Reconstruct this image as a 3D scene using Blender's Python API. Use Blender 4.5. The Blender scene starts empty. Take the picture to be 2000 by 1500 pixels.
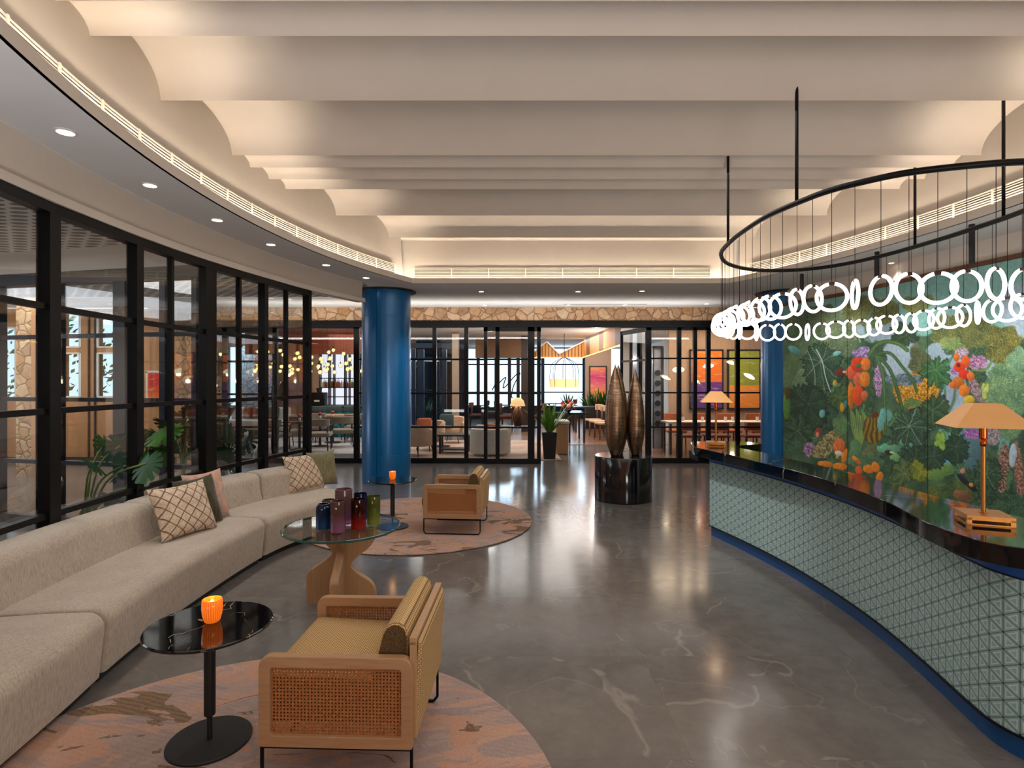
import bpy, math, random
import numpy as np
from mathutils import Vector, Matrix, noise as mnoise
random.seed(7)
PI = math.pi
SC = bpy.context.scene
COL = SC.collection
F, HY, EYE = 1100.0, 745.0, 1.6

# ------------------------------------------------------------------ camera, world, exposure
cam = bpy.data.cameras.new('camera')
cam.sensor_fit = 'HORIZONTAL'; cam.sensor_width = 36.0; cam.lens = 36.0 * F / 2000.0
cam.shift_y = -(750 - HY) / 2000.0
cam.clip_start = 0.05; cam.clip_end = 200
camo = bpy.data.objects.new('camera', cam); COL.objects.link(camo)
camo.location = (0, 0, EYE); camo.rotation_euler = (PI / 2, 0, 0)
SC.camera = camo
W = bpy.data.worlds.new('sky'); SC.world = W; W.use_nodes = True
bgn = W.node_tree.nodes['Background']
bgn.inputs[0].default_value = (0.72, 0.87, 1.0, 1); bgn.inputs[1].default_value = 2.0
vs = SC.view_settings
SC.display_settings.display_device = 'sRGB'
vs.view_transform = 'Standard'; vs.look = 'None'; vs.exposure = 0.0; vs.gamma = 1.0
vs.use_curve_mapping = False
cy = SC.cycles
cy.max_bounces = 9; cy.diffuse_bounces = 4; cy.glossy_bounces = 4; cy.transmission_bounces = 6
cy.transparent_max_bounces = 24; cy.caustics_reflective = False; cy.caustics_refractive = False
cy.sample_clamp_indirect = 4.0; cy.use_denoising = True
try: cy.denoiser = 'OPENIMAGEDENOISE'
except Exception: pass
cy.blur_glossy = 0.5

def P(px, py, Y):                      # the point at depth Y seen along a direction given in frame units
    return Vector(((px - 1000) / F * Y, Y, EYE - (py - HY) / F * Y))
def G(px, py, z=0.0):                  # same, on the horizontal plane z
    Y = F * (EYE - z) / (py - HY)
    return Vector(((px - 1000) / F * Y, Y, z))

# lights -----------------------------------------------------------------------
WARM = (1.0, 0.74, 0.50); SOFT = (1.0, 0.94, 0.88); COOL = (0.65, 0.82, 1.0)
def area(name, loc, size, power, color=SOFT, direction=(0, 0, -1), sy=None, spread=None, parent=None):
    l = bpy.data.lights.new(name, 'AREA'); l.energy = power; l.color = color; l.size = size
    if sy: l.shape = 'RECTANGLE'; l.size_y = sy
    if spread: l.spread = spread
    o = bpy.data.objects.new(name, l); COL.objects.link(o); o.location = loc
    o.rotation_euler = Vector(direction).to_track_quat('-Z', 'Y').to_euler()
    if parent: o.parent = parent
    return o
def spot(name, loc, target, power, angle=60, blend=0.6, color=SOFT, r=0.03, parent=None):
    l = bpy.data.lights.new(name, 'SPOT'); l.energy = power; l.color = color
    l.spot_size = math.radians(angle); l.spot_blend = blend; l.shadow_soft_size = r
    o = bpy.data.objects.new(name, l); COL.objects.link(o); o.location = loc
    o.rotation_euler = (Vector(target) - Vector(loc)).to_track_quat('-Z', 'Y').to_euler()
    if parent: o.parent = parent; 
    return o
def point(name, loc, power, color=WARM, r=0.05):
    l = bpy.data.lights.new(name, 'POINT'); l.energy = power; l.color = color; l.shadow_soft_size = r
    o = bpy.data.objects.new(name, l); COL.objects.link(o); o.location = loc
    return o
# hall, entry and rooms beyond: mostly added fill lamps without fittings
area('entry_fill', (-8.6, 3.4, 2.98), 3.0, 150, (0.9, 0.93, 1.0), (0, 0, -1), sy=4.0)  # added lamp at ceiling level, out of view, brightening the entry
area('vestibule_fill', (-5.6, 4.4, 2.98), 1.2, 40, SOFT, (0, 0, -1), sy=1.6)  # added fill for the vestibule, no fitting there
area('entry_hall_fill', (-8.4, 9.0, 3.0), 3.2, 130, SOFT, (0, 0, -1), sy=2.4)  # added fill under the entry hall ceiling, no fitting
area('hall_overhead_fill_a', (0.4, 1.4, 3.6), 2.4, 18, SOFT, (0, 0, -1))  # added overhead fill, no lamp hangs under the vaults here
area('hall_overhead_fill_b', (0.6, 4.9, 3.6), 3.0, 50, SOFT, (0, 0, -1))  # second added overhead fill, likewise without a fitting
area('hall_rear_fill', (2.75, -2.4, 1.2), 2.4, 125, (1.0, 0.95, 0.92), (0, 0.7, 1), sy=1.6)  # unseen fill added behind the camera for soffits and ceiling
area('stone_band_fill', (-0.8, 10.3, 2.5), 9.0, 42, SOFT, (0, 0.5, 1), sy=0.1)  # added free-floating strip, brightens the stone band and rear soffit
area('hall_side_fill', (-2.0, -0.6, 0.42), 1.8, 120, (0.97, 0.97, 1.0), (0, 0, 1), sy=2.0)  # unseen up-facing fill added beside the camera to lift the left soffit
spot('column_fill', (-0.3, 8.6, 3.02), (-1.75, 8.8, 1.55), 90, 42, 1.0, (0.95, 0.97, 1.0), 0.05)  # added spot without a fitting, brightens the blue column
area('entry_ceiling_fill', (-9.6, 7.4, 0.3), 2.0, 110, SOFT, (0.1, 0, 1))  # added out-of-view lamp near the floor, lifts the perforated ceiling
point('bar_room_fill', (-4.9, 14.3, 1.9), 42, (1.0, 0.85, 0.66), 0.03)  # added bare point to brighten the bar lounge ceiling
point('lounge_room_fill', (-0.6, 14.6, 2.2), 34, SOFT, 0.03)  # added bare point, room fill for the lounge
point('restaurant_room_fill', (2.4, 16.0, 2.2), 45, SOFT, 0.03)  # added bare point, room fill for the restaurant
spot('pod_fill', (0.5, 6.4, 3.6), (1.5, 7.6, 1.2), 90, 26, 1.0, (1.0, 0.96, 0.92), 0.05)  # added spot without a fitting, puts a highlight on the pods
spot('desk_accent', (0.2, 5.2, 3.6), (2.15, 5.35, 0.45), 210, 40, 1.0, (1.0, 0.95, 0.9), 0.05)
area('lounge_fill_a', (-3.4, 15.5, 2.98), 4.0, 110, SOFT, sy=4)  # added lounge fill at ceiling level, no fitting
area('lounge_fill_b', (0.0, 14.2, 2.98), 3.0, 90, SOFT, sy=4)  # added fill for the right part of the lounge
area('restaurant_fill', (2.4, 17.5, 2.98), 2.4, 110, SOFT, sy=4)  # added restaurant fill, separate from the drum pendant
area('restaurant_window_fill', (1.5, 23.6, 2.9), 6.0, 160, COOL, (0, -1, -0.8), sy=0.5)  # added cool lamp inside the glazing, standing in for window daylight
area('dining_room_fill', (4.4, 12.6, 2.98), 2.4, 80, WARM, sy=2)  # added warm fill besides the disc pendants
area('bar_window_fill', (-8.6, 17.0, 2.9), 1.6, 90, COOL, (1, -0.3, -1), sy=2.0)  # added cool lamp under the ceiling, in place of window daylight

# ------------------------------------------------------------------ mesh building
class MB:
    def __init__(s): s.v = []; s.f = []; s.uv = None
    def add(s, vs_, fs_):
        n = len(s.v); s.v += [tuple(v) for v in vs_]; s.f += [tuple(i + n for i in f) for f in fs_]; return s
    def box(s, c, d, rz=0.0, M=None):
        x, y, z = d[0] / 2, d[1] / 2, d[2] / 2
        ps = [Vector(p) for p in ((-x,-y,-z),(x,-y,-z),(x,y,-z),(-x,y,-z),(-x,-y,z),(x,-y,z),(x,y,z),(-x,y,z))]
        if M is not None: ps = [M @ p for p in ps]
        elif rz:
            R = Matrix.Rotation(rz, 3, 'Z'); ps = [R @ p for p in ps]
        c = Vector(c)
        return s.add([p + c for p in ps], [(0,3,2,1),(4,5,6,7),(0,1,5,4),(1,2,6,5),(2,3,7,6),(3,0,4,7)])
    def beam(s, a, b, w, h):           # a box from a to b, w wide (horizontal), h high
        a = Vector(a); b = Vector(b); d = b - a; L = d.length
        if L < 1e-6: return s
        zx = d.normalized(); up = Vector((0, 0, 1))
        if abs(zx.z) > 0.99: up = Vector((0, 1, 0))
        sx = zx.cross(up).normalized(); uz = sx.cross(zx).normalized()
        M = Matrix((zx, sx, uz)).transposed()
        return s.box((a + b) / 2, (L, w, h), M=M)
    def prism(s, poly, z0, z1):
        n = len(poly)
        vs_ = [(p[0], p[1], z0) for p in poly] + [(p[0], p[1], z1) for p in poly]
        fs_ = [tuple(range(n - 1, -1, -1)), tuple(range(n, 2 * n))]
        fs_ += [(i, (i + 1) % n, n + (i + 1) % n, n + i) for i in range(n)]
        return s.add(vs_, fs_)
    def rings(s, rs, closed_ring=True, cap=True, closed_path=False):
        n = len(rs[0]); vs_ = [p for r in rs for p in r]; fs_ = []
        m = len(rs); last = m if closed_path else m - 1
        for i in range(last):
            a = i * n; b = ((i + 1) % m) * n
            for j in range(n if closed_ring else n - 1):
                k = (j + 1) % n
                fs_.append((a + j, a + k, b + k, b + j))
        if cap and not closed_path and closed_ring:
            fs_.append(tuple(range(n - 1, -1, -1))); fs_.append(tuple((m - 1) * n + i for i in range(n)))
        return s.add(vs_, fs_)
    def tube(s, pts, r, n=8, closed=False):
        pts = [Vector(p) for p in pts]; rs = []; m = len(pts)
        rr = r if hasattr(r, '__len__') else [r] * m
        up = None
        for i, p in enumerate(pts):
            if closed: t = pts[(i + 1) % m] - pts[(i - 1) % m]
            else: t = pts[min(i + 1, m - 1)] - pts[max(i - 1, 0)]
            t.normalize()
            if up is None: up = Vector((0, 0, 1)) if abs(t.z) < 0.9 else Vector((1, 0, 0))
            a = t.cross(up)
            if a.length < 1e-4: a = t.cross(Vector((0.3, 1, 0.2)))
            a.normalize(); b = a.cross(t).normalized(); up = b
            rs.append([p + (a * math.cos(2*PI*k/n) + b * math.sin(2*PI*k/n)) * rr[i] for k in range(n)])
        return s.rings(rs, closed_path=closed)
    def lathe(s, prof, n=24, c=(0, 0, 0), loop=False):
        c = Vector(c)
        rs = [[c + Vector((r * math.cos(2*PI*k/n), r * math.sin(2*PI*k/n), z)) for k in range(n)] for r, z in prof]
        return s.rings(rs, closed_path=loop)
    def cyl(s, c, r, h, n=24):         # c = centre of the bottom
        return s.lathe([(r, 0), (r, h)], n, c)
    def sphere(s, c, r, n=12, m=8, sc=(1, 1, 1)):
        c = Vector(c); rs = []
        for i in range(1, m):
            a = PI * i / m
            rs.append([c + Vector((sc[0]*r*math.sin(a)*math.cos(2*PI*k/n), sc[1]*r*math.sin(a)*math.sin(2*PI*k/n), -sc[2]*r*math.cos(a))) for k in range(n)])
        return s.rings(rs)
    def torus(s, c, R, r, M=None, n=40, m=10, a0=0, a1=2*PI):
        c = Vector(c); rs = []; full = abs(a1 - a0 - 2*PI) < 1e-6
        cnt = n if full else n + 1
        for i in range(cnt):
            a = a0 + (a1 - a0) * i / n; d = Vector((math.cos(a), 0, math.sin(a)))
            ring = [d * (R + r * math.cos(2*PI*k/m)) + Vector((0, 1, 0)) * r * math.sin(2*PI*k/m) for k in range(m)]
            rs.append([c + (M @ p if M is not None else p) for p in ring])
        return s.rings(rs, closed_path=full)
    def rbox(s, c, d, r=0.02, seg=3, rz=0, M=None):   # box with rounded vertical and top/bottom edges
        x, y, z = d[0]/2, d[1]/2, d[2]/2; r = min(r, x*0.99, y*0.99, z*0.99); rs = []
        lv = []
        for i in range(seg + 1):
            a = PI/2 * i / seg; lv.append((r * (1 - math.sin(a)), -z + r * (1 - math.cos(a))))
        lv = lv + [(a, -b) for a, b in reversed(lv)]
        for ins, zz in lv:
            ring = []
            for q, (sx, sy) in enumerate(((1,1),(-1,1),(-1,-1),(1,-1))):
                for i in range(seg + 1):
                    a = PI/2 * (q + i/seg); rr = r
                    ring.append(Vector((sx*(x-r) + (rr-ins)*math.cos(a), sy*(y-r) + (rr-ins)*math.sin(a), zz)))
            rs.append(ring)
        if M is None: M = Matrix.Rotation(rz, 3, 'Z')
        c = Vector(c)
        return s.rings([[M @ p + c for p in ring] for ring in rs])

def obj(name, mb, m, parent=None, smooth=False, loc=None, rot=None, sub=0, bevel=0, uv=None):
    me = bpy.data.meshes.new(name); me.from_pydata(mb.v, [], mb.f); me.validate()
    o = bpy.data.objects.new(name, me); COL.objects.link(o)
    if m is not None: me.materials.append(m)
    if smooth:
        me.polygons.foreach_set('use_smooth', [True] * len(me.polygons))
        if smooth is not True:
            me.update()
            try: me.set_sharp_from_angle(angle=math.radians(smooth))
            except Exception: pass
    if uv is not None:
        l = me.uv_layers.new(name='uv')
        vi = np.empty(len(me.loops), dtype=np.int32); me.loops.foreach_get('vertex_index', vi)
        l.data.foreach_set('uv', np.asarray(uv, dtype=np.float32)[vi].ravel())
    if parent is not None: o.parent = parent
    if loc is not None: o.location = loc
    if rot is not None: o.rotation_euler = rot
    if bevel:
        b = o.modifiers.new('bevel', 'BEVEL'); b.width = bevel; b.segments = 2; b.limit_method = 'ANGLE'
    if sub:
        sm = o.modifiers.new('sub', 'SUBSURF'); sm.levels = sub; sm.render_levels = sub
    return o
def tag(o, label, cat, group=None, kind=None):
    if label: o['label'] = label
    if cat: o['category'] = cat
    if group: o['group'] = group
    if kind: o['kind'] = kind
    return o
def thing(name, label, cat, loc=(0, 0, 0), rz=0.0, group=None, kind=None):
    o = bpy.data.objects.new(name, None); COL.objects.link(o); o.location = loc; o.rotation_euler = (0, 0, rz)
    o.empty_display_size = 0.1
    return tag(o, label, cat, group, kind)
def struct(name, mb=None, m=None, **k):
    if mb is None:
        o = bpy.data.objects.new(name, None); COL.objects.link(o); o.empty_display_size = 0.1
    else: o = obj(name, mb, m, **k)
    o['kind'] = 'structure'; return o
def dup(root, loc=None, rz=None, label=None, group=None, scale=None):
    def cp(o, par):
        c = o.copy(); COL.objects.link(c)
        if par is not None: c.parent = par
        for ch in kids.get(o.name, []): cp(ch, c)
        return c
    kids = {}
    for o in root.children_recursive: kids.setdefault(o.parent.name, []).append(o)
    r = cp(root, None)
    if loc is not None: r.location = loc
    if rz is not None: r.rotation_euler = (0, 0, rz)
    if scale is not None: r.scale = scale if hasattr(scale, '__len__') else (scale,) * 3
    if label: r['label'] = label
    if group: r['group'] = group
    return r
def catmull(pts, n=8, closed=False):
    pts = [Vector(p) for p in pts]; out = []; m = len(pts)
    for i in range(m if closed else m - 1):
        if closed: p0, p1, p2, p3 = pts[i-1], pts[i], pts[(i+1) % m], pts[(i+2) % m]
        else: p0, p1, p2, p3 = pts[max(i-1,0)], pts[i], pts[i+1], pts[min(i+2,m-1)]
        for k in range(n):
            t = k / n
            out.append(0.5*((2*p1)+(-p0+p2)*t+(2*p0-5*p1+4*p2-p3)*t*t+(-p0+3*p1-3*p2+p3)*t*t*t))
    if not closed: out.append(pts[-1])
    return out

# ------------------------------------------------------------------ materials
def S(r, g, b):                        # sRGB 0-255 to linear
    f = lambda c: (c/255/12.92) if c/255 <= 0.04045 else ((c/255+0.055)/1.055)**2.4
    return (f(r), f(g), f(b), 1)
class NT:
    def __init__(s, name):
        s.m = bpy.data.materials.new(name); s.m.use_nodes = True; s.t = s.m.node_tree
        s.n = s.t.nodes; s.b = s.n['Principled BSDF']; s.out = s.n['Material Output']
    def new(s, typ, **k):
        n = s.n.new(typ)
        for a, v in k.items(): setattr(n, a, v)
        return n
    def link(s, a, b): s.t.links.new(a, b)
    def set(s, node, **k):
        for a, v in k.items(): node.inputs[a.replace('_', ' ')].default_value = v
    def coord(s, which='Object', scale=(1,1,1), rot=(0,0,0), loc=(0,0,0)):
        c = s.new('ShaderNodeTexCoord'); mp = s.new('ShaderNodeMapping')
        s.link(c.outputs[which], mp.inputs[0]); mp.inputs['Scale'].default_value = scale
        mp.inputs['Rotation'].default_value = rot; mp.inputs['Location'].default_value = loc
        return mp.outputs[0]
    def noise(s, vec, scale=5, detail=4, rough=0.5, dist=0):
        n = s.new('ShaderNodeTexNoise'); s.link(vec, n.inputs['Vector'])
        n.inputs['Scale'].default_value = scale; n.inputs['Detail'].default_value = detail
        n.inputs['Roughness'].default_value = rough; n.inputs['Distortion'].default_value = dist
        return n.outputs['Fac']
    def ramp(s, fac, stops, interp='LINEAR'):
        r = s.new('ShaderNodeValToRGB'); s.link(fac, r.inputs[0]); r.color_ramp.interpolation = interp
        e = r.color_ramp.elements
        while len(e) < len(stops): e.new(0.5)
        for i, (p, c) in enumerate(stops): e[i].position = p; e[i].color = c if len(c) == 4 else (*c, 1)
        return r.outputs[0]
    def mix(s, fac, a, b, blend='MIX'):
        n = s.new('ShaderNodeMix', data_type='RGBA', blend_type=blend)
        for i, v in ((0, fac), (6, a), (7, b)):
            if hasattr(v, 'links') or isinstance(v, bpy.types.NodeSocket): s.link(v, n.inputs[i])
            else: n.inputs[i].default_value = v
        return n.outputs[2]
    def math(s, op, a, b=0.0, c=0.0, clamp=False):
        n = s.new('ShaderNodeMath', operation=op, use_clamp=clamp)
        for i, v in enumerate((a, b, c)):
            if isinstance(v, bpy.types.NodeSocket): s.link(v, n.inputs[i])
            else: n.inputs[i].default_value = v
        return n.outputs[0]
    def bump(s, h, strength=0.3, dist=0.01):
        n = s.new('ShaderNodeBump'); s.link(h, n.inputs['Height']); n.inputs['Strength'].default_value = strength
        n.inputs['Distance'].default_value = dist; s.link(n.outputs[0], s.b.inputs['Normal']); return n
    def base(s, c):
        if isinstance(c, bpy.types.NodeSocket): s.link(c, s.b.inputs['Base Color'])
        else: s.b.inputs['Base Color'].default_value = c
def simple(name, col, rough=0.5, metal=0.0, spec=0.5, emit=None, es=0.0, var=0.12, nscale=12, bump=0.0, coat=0.0):
    t = NT(name); t.b.inputs['Roughness'].default_value = rough; t.b.inputs['Metallic'].default_value = metal
    t.b.inputs['Specular IOR Level'].default_value = spec; t.b.inputs['Coat Weight'].default_value = coat
    v = t.coord('Object'); n = t.noise(v, nscale, 3)
    d = tuple(c * (1 - var) for c in col[:3]) + (1,); u = tuple(min(1, c * (1 + var)) for c in col[:3]) + (1,)
    t.base(t.ramp(n, [(0.3, d), (0.7, u)]))
    if bump: t.bump(n, bump, 0.005)
    if emit:
        t.b.inputs['Emission Color'].default_value = emit; t.b.inputs['Emission Strength'].default_value = es
    return t.m
def emis(name, col, st):
    m = bpy.data.materials.new(name); m.use_nodes = True; t = m.node_tree
    t.nodes.remove(t.nodes['Principled BSDF']); e = t.nodes.new('ShaderNodeEmission')
    e.inputs[0].default_value = (*col[:3], 1); e.inputs[1].default_value = st
    t.links.new(e.outputs[0], t.nodes['Material Output'].inputs[0]); return m
def glassy(name, tint=(1, 1, 1), refl=0.06, rough=0.02, edge=0.5):   # thin architectural glass
    m = bpy.data.materials.new(name); m.use_nodes = True; t = m.node_tree
    t.nodes.remove(t.nodes['Principled BSDF'])
    tr = t.nodes.new('ShaderNodeBsdfTransparent'); tr.inputs[0].default_value = (*tint, 1)
    gl = t.nodes.new('ShaderNodeBsdfGlossy'); gl.inputs['Roughness'].default_value = rough
    mx = t.nodes.new('ShaderNodeMixShader'); lw = t.nodes.new('ShaderNodeLayerWeight'); lw.inputs[0].default_value = 0.25
    ma = t.nodes.new('ShaderNodeMath'); ma.operation = 'MULTIPLY_ADD'
    t.links.new(lw.outputs['Facing'], ma.inputs[0]); ma.inputs[1].default_value = edge; ma.inputs[2].default_value = refl
    t.links.new(ma.outputs[0], mx.inputs[0]); t.links.new(tr.outputs[0], mx.inputs[1]); t.links.new(gl.outputs[0], mx.inputs[2])
    t.links.new(mx.outputs[0], t.nodes['Material Output'].inputs[0]); return m

MT = {}
MT['plaster'] = simple('plaster', S(218, 208, 196), 0.85, spec=0.2, var=0.02, nscale=3)
MT['soffit'] = simple('soffit_paint', S(226, 225, 224), 0.85, spec=0.2, var=0.02, nscale=3)
MT['white'] = simple('white_paint', S(222, 218, 212), 0.8, spec=0.2, var=0.02, nscale=3)
MT['grille'] = simple('grille_white', S(232, 225, 210), 0.5, var=0.02)
MT['grille_back'] = simple('grille_recess', S(120, 108, 92), 0.9, var=0.05)
MT['black'] = simple('black_metal', S(6, 7, 9), 0.42, spec=0.22, var=0.1)
MT['navy'] = simple('navy_metal', S(7, 27, 46), 0.4, spec=0.3, var=0.2)
MT['blackmatte'] = simple('black_powder_coat', S(20, 20, 22), 0.55, var=0.1)
MT['blue'] = None
MT['glass'] = glassy('window_glass', (0.95, 0.98, 0.99), 0.03, 0.02, 0.32)
MT['oak'] = None
MT['brass'] = simple('brushed_brass', S(176, 118, 58), 0.36, metal=0.85, var=0.08, nscale=30)
MT['copper'] = simple('copper', S(190, 95, 40), 0.25, metal=1.0, var=0.05)
MT['skyglass'] = glassy('far_glass', (0.97, 0.99, 1.0), 0.03)

def wood(name, a, b, rough=0.45, scale=(2, 2, 26), axis='Object', bump=0.05):
    t = NT(name); v = t.coord(axis, scale); n = t.noise(v, 2.5, 5, 0.6, 0.6)
    t.base(t.ramp(n, [(0.25, a), (0.75, b)])); t.b.inputs['Roughness'].default_value = rough
    t.bump(n, bump, 0.003); return t.m
MT['oak'] = wood('oak', S(168, 130, 94), S(190, 152, 112), 0.42, (26, 26, 2))
MT['oak_h'] = wood('oak_rail', S(160, 122, 88), S(182, 144, 106), 0.42, (2, 26, 26))
MT['walnut'] = wood('walnut', S(78, 46, 28), S(112, 68, 42), 0.4, (20, 20, 2))
MT['darkwood'] = wood('dark_wood', S(30, 20, 16), S(46, 30, 24), 0.35, (20, 20, 2))
MT['woodwall'] = wood('wood_cladding', S(168, 118, 76), S(190, 140, 96), 0.5, (3, 3, 0.4))
MT['redwood'] = wood('red_timber', S(120, 56, 34), S(156, 78, 48), 0.45, (1, 3, 12))
MT['beigepost'] = simple('beige_post', S(150, 128, 108), 0.7, var=0.05)
MT['woodfloor'] = wood('wood_floor', S(120, 86, 66), S(146, 106, 80), 0.25, (14, 0.8, 1))

t = NT('blue_column'); v = t.coord('Object', (1, 1, 0.05)); n = t.noise(v, 60, 2)
t.base(t.ramp(n, [(0.3, S(0, 98, 160)), (0.7, S(2, 110, 172))])); t.b.inputs['Roughness'].default_value = 0.28
t.b.inputs['Metallic'].default_value = 0.2; t.b.inputs['Coat Weight'].default_value = 0.3; t.b.inputs['Coat Roughness'].default_value = 0.2
MT['blue'] = t.m
t = NT('blue_base'); t.base(S(6, 70, 130)); t.b.inputs['Roughness'].default_value = 0.35; MT['bluebase'] = t.m
t = NT('blue_trim'); t.base(S(10, 78, 158)); t.b.inputs['Roughness'].default_value = 0.3; MT['bluetrim'] = t.m

def tiles(t, v, sx, sy, gap=0.004):    # grout mask from object xy, 1 on the joint
    sp = t.new('ShaderNodeSeparateXYZ'); t.link(v, sp.inputs[0])
    def line(o, s):
        f = t.math('FRACT', t.math('DIVIDE', o, s)); d = t.math('ABSOLUTE', t.math('SUBTRACT', f, 0.5))
        return t.math('GREATER_THAN', d, 0.5 - gap / s)
    return t.math('MAXIMUM', line(sp.outputs[0], sx), line(sp.outputs[1], sy)), sp
# polished grey marble in large slabs
t = NT('grey_marble_floor'); v = t.coord('Object', (1, 1, 1), (0, 0, 0), (0.44, 0.32, 0))
grout, sp = tiles(t, v, 1.2, 0.9, 0.0015)
wn = t.new('ShaderNodeTexWhiteNoise'); fl = t.new('ShaderNodeVectorMath', operation='FLOOR')
dv = t.new('ShaderNodeVectorMath', operation='DIVIDE'); dv.inputs[1].default_value = (1.2, 0.9, 10)
t.link(v, dv.inputs[0]); t.link(dv.outputs[0], fl.inputs[0]); t.link(fl.outputs[0], wn.inputs['Vector'])
ad = t.new('ShaderNodeVectorMath', operation='MULTIPLY_ADD'); t.link(wn.outputs['Color'], ad.inputs[0]); ad.inputs[1].default_value = (7, 7, 7); t.link(v, ad.inputs[2])
vv = ad.outputs[0]
n1 = t.noise(vv, 2.2, 8, 0.62, 0.3); n2 = t.noise(vv, 9, 6, 0.7, 0.2)
base = t.ramp(n1, [(0.25, S(90, 87, 86)), (0.5, S(105, 102, 101)), (0.75, S(122, 119, 117))])
base = t.mix(0.3, base, t.ramp(n2, [(0.3, S(90, 85, 81)), (0.7, S(134, 128, 122))]))
def veins(t, vec, scale, width, detail=4, dist=1.2):
    n = t.noise(vec, scale, detail, 0.42, dist); d = t.math('ABSOLUTE', t.math('SUBTRACT', n, 0.5))
    return t.math('SUBTRACT', 1.0, t.math('DIVIDE', d, width), clamp=True)
ve = t.math('MULTIPLY', veins(t, vv, 0.55, 0.0045, 6, 0.5), t.math('GREATER_THAN', t.noise(vv, 1.3, 2), 0.5))
ve2 = t.math('MULTIPLY', veins(t, vv, 1.1, 0.005, 7, 0.6), 0.45)
base = t.mix(t.math('MULTIPLY', t.math('MAXIMUM', ve, ve2), 0.38), base, S(176, 166, 156))
base = t.mix(t.math('MULTIPLY', wn.outputs['Value'], 0.22), base, S(92, 87, 84))
base = t.mix(t.math('MULTIPLY', grout, 0.35), base, S(78, 73, 70)); t.base(base)
t.b.inputs['Roughness'].default_value = 0.13; t.b.inputs['Specular IOR Level'].default_value = 0.5
t.link(t.ramp(n2, [(0.2, (0.11,)*3), (0.8, (0.20,)*3)]), t.b.inputs['Roughness'])
MT['floor'] = t.m

# random rubble stone
def stone(name, scale=3.4, sat=1.0):
    t = NT(name); v = t.coord('Object', (1, 1, 1)); nn = t.new('ShaderNodeTexNoise'); nn.inputs['Scale'].default_value = 4
    t.link(v, nn.inputs['Vector']); md = t.new('ShaderNodeVectorMath', operation='MULTIPLY_ADD')
    t.link(nn.outputs['Color'], md.inputs[0]); md.inputs[1].default_value = (0.13, 0.13, 0.13); t.link(v, md.inputs[2])
    vo = t.new('ShaderNodeTexVoronoi', feature='F1'); vo.inputs['Scale'].default_value = scale; t.link(md.outputs[0], vo.inputs['Vector'])
    ve = t.new('ShaderNodeTexVoronoi', feature='DISTANCE_TO_EDGE'); ve.inputs['Scale'].default_value = scale; t.link(md.outputs[0], ve.inputs['Vector'])
    sp = t.new('ShaderNodeSeparateColor'); t.link(vo.outputs['Color'], sp.inputs[0])
    c = t.ramp(sp.outputs[0], [(0.0, S(150, 112, 82)), (0.3, S(186, 144, 106)), (0.6, S(206, 172, 136)), (0.85, S(178, 122, 68)), (1.0, S(214, 190, 162))])
    c = t.mix(0.3, c, t.ramp(t.noise(v, 14, 4), [(0.3, S(120, 88, 62)), (0.7, S(216, 186, 150))]))
    e = t.math('LESS_THAN', ve.outputs['Distance'], 0.03)
    t.base(t.mix(e, c, S(128, 98, 72))); t.b.inputs['Roughness'].default_value = 0.85
    h = t.math('MINIMUM', ve.outputs['Distance'], 0.12); t.bump(t.math('ADD', h, t.math('MULTIPLY', t.noise(v, 20, 4), 0.03)), 0.9, 0.12)
    return t.m
MT['stone'] = stone('rubble_stone', 5.6)
t = NT('pale_stone'); v = t.coord('Object'); vo = t.new('ShaderNodeTexVoronoi', feature='DISTANCE_TO_EDGE'); vo.inputs['Scale'].default_value = 5; t.link(v, vo.inputs['Vector'])
t.base(t.mix(t.math('LESS_THAN', vo.outputs['Distance'], 0.04), t.ramp(t.noise(v, 9, 5), [(0.3, S(122, 132, 136)), (0.7, S(184, 188, 184))]), S(96, 104, 108))); t.b.inputs['Roughness'].default_value = 0.8
MT['palestone'] = t.m

# black marble with sparse white veins
def blackmarble(name, sc=1.0):
    t = NT(name); v = t.coord('Object', (sc,)*3, (0.2, 0.1, 0.6)); a = veins(t, v, 1.7, 0.004, 3, 0.5)
    a = t.math('MULTIPLY', a, t.math('GREATER_THAN', t.noise(v, 2.2, 2), 0.52))
    t.base(t.mix(a, t.ramp(t.noise(v, 7, 5), [(0.3, S(5, 5, 7)), (0.8, S(16, 16, 19))]), S(190, 176, 150)))
    t.b.inputs['Roughness'].default_value = 0.06; return t.m
MT['bmarble'] = blackmarble('black_marble'); MT['bmarble2'] = blackmarble('black_marble_top', 3.0)

# woven fabrics
def fabric(name, a, b, sc=260, bump=0.4, rough=0.95):
    t = NT(name); v = t.coord('Object'); w = t.new('ShaderNodeTexNoise'); w.inputs['Scale'].default_value = sc; w.inputs['Detail'].default_value = 2
    mp = t.new('ShaderNodeMapping'); t.link(v, mp.inputs[0]); mp.inputs['Scale'].default_value = (1, 1, 0.18); t.link(mp.outputs[0], w.inputs['Vector'])
    n = t.noise(v, 5, 5, 0.6); f = t.math('ADD', t.math('MULTIPLY', w.outputs['Fac'], 0.7), t.math('MULTIPLY', n, 0.3))
    t.base(t.ramp(f, [(0.3, a), (0.7, b)])); t.b.inputs['Roughness'].default_value = rough; t.b.inputs['Specular IOR Level'].default_value = 0.15
    t.b.inputs['Sheen Weight'].default_value = 0.2; t.bump(w.outputs['Fac'], bump, 0.002); return t.m
MT['sofa'] = fabric('linen_upholstery', S(158, 146, 132), S(196, 184, 170), 130)
MT['offwhite'] = fabric('boucle', S(196, 188, 178), S(226, 220, 210), 90)
MT['beige'] = fabric('beige_upholstery', S(176, 142, 112), S(206, 172, 142), 120)
MT['taupe'] = fabric('taupe_upholstery', S(120, 108, 96), S(150, 138, 124), 120)
MT['greenvelvet'] = fabric('green_velvet', S(38, 38, 22), S(78, 72, 44), 40, 0.2, 0.6)
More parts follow.
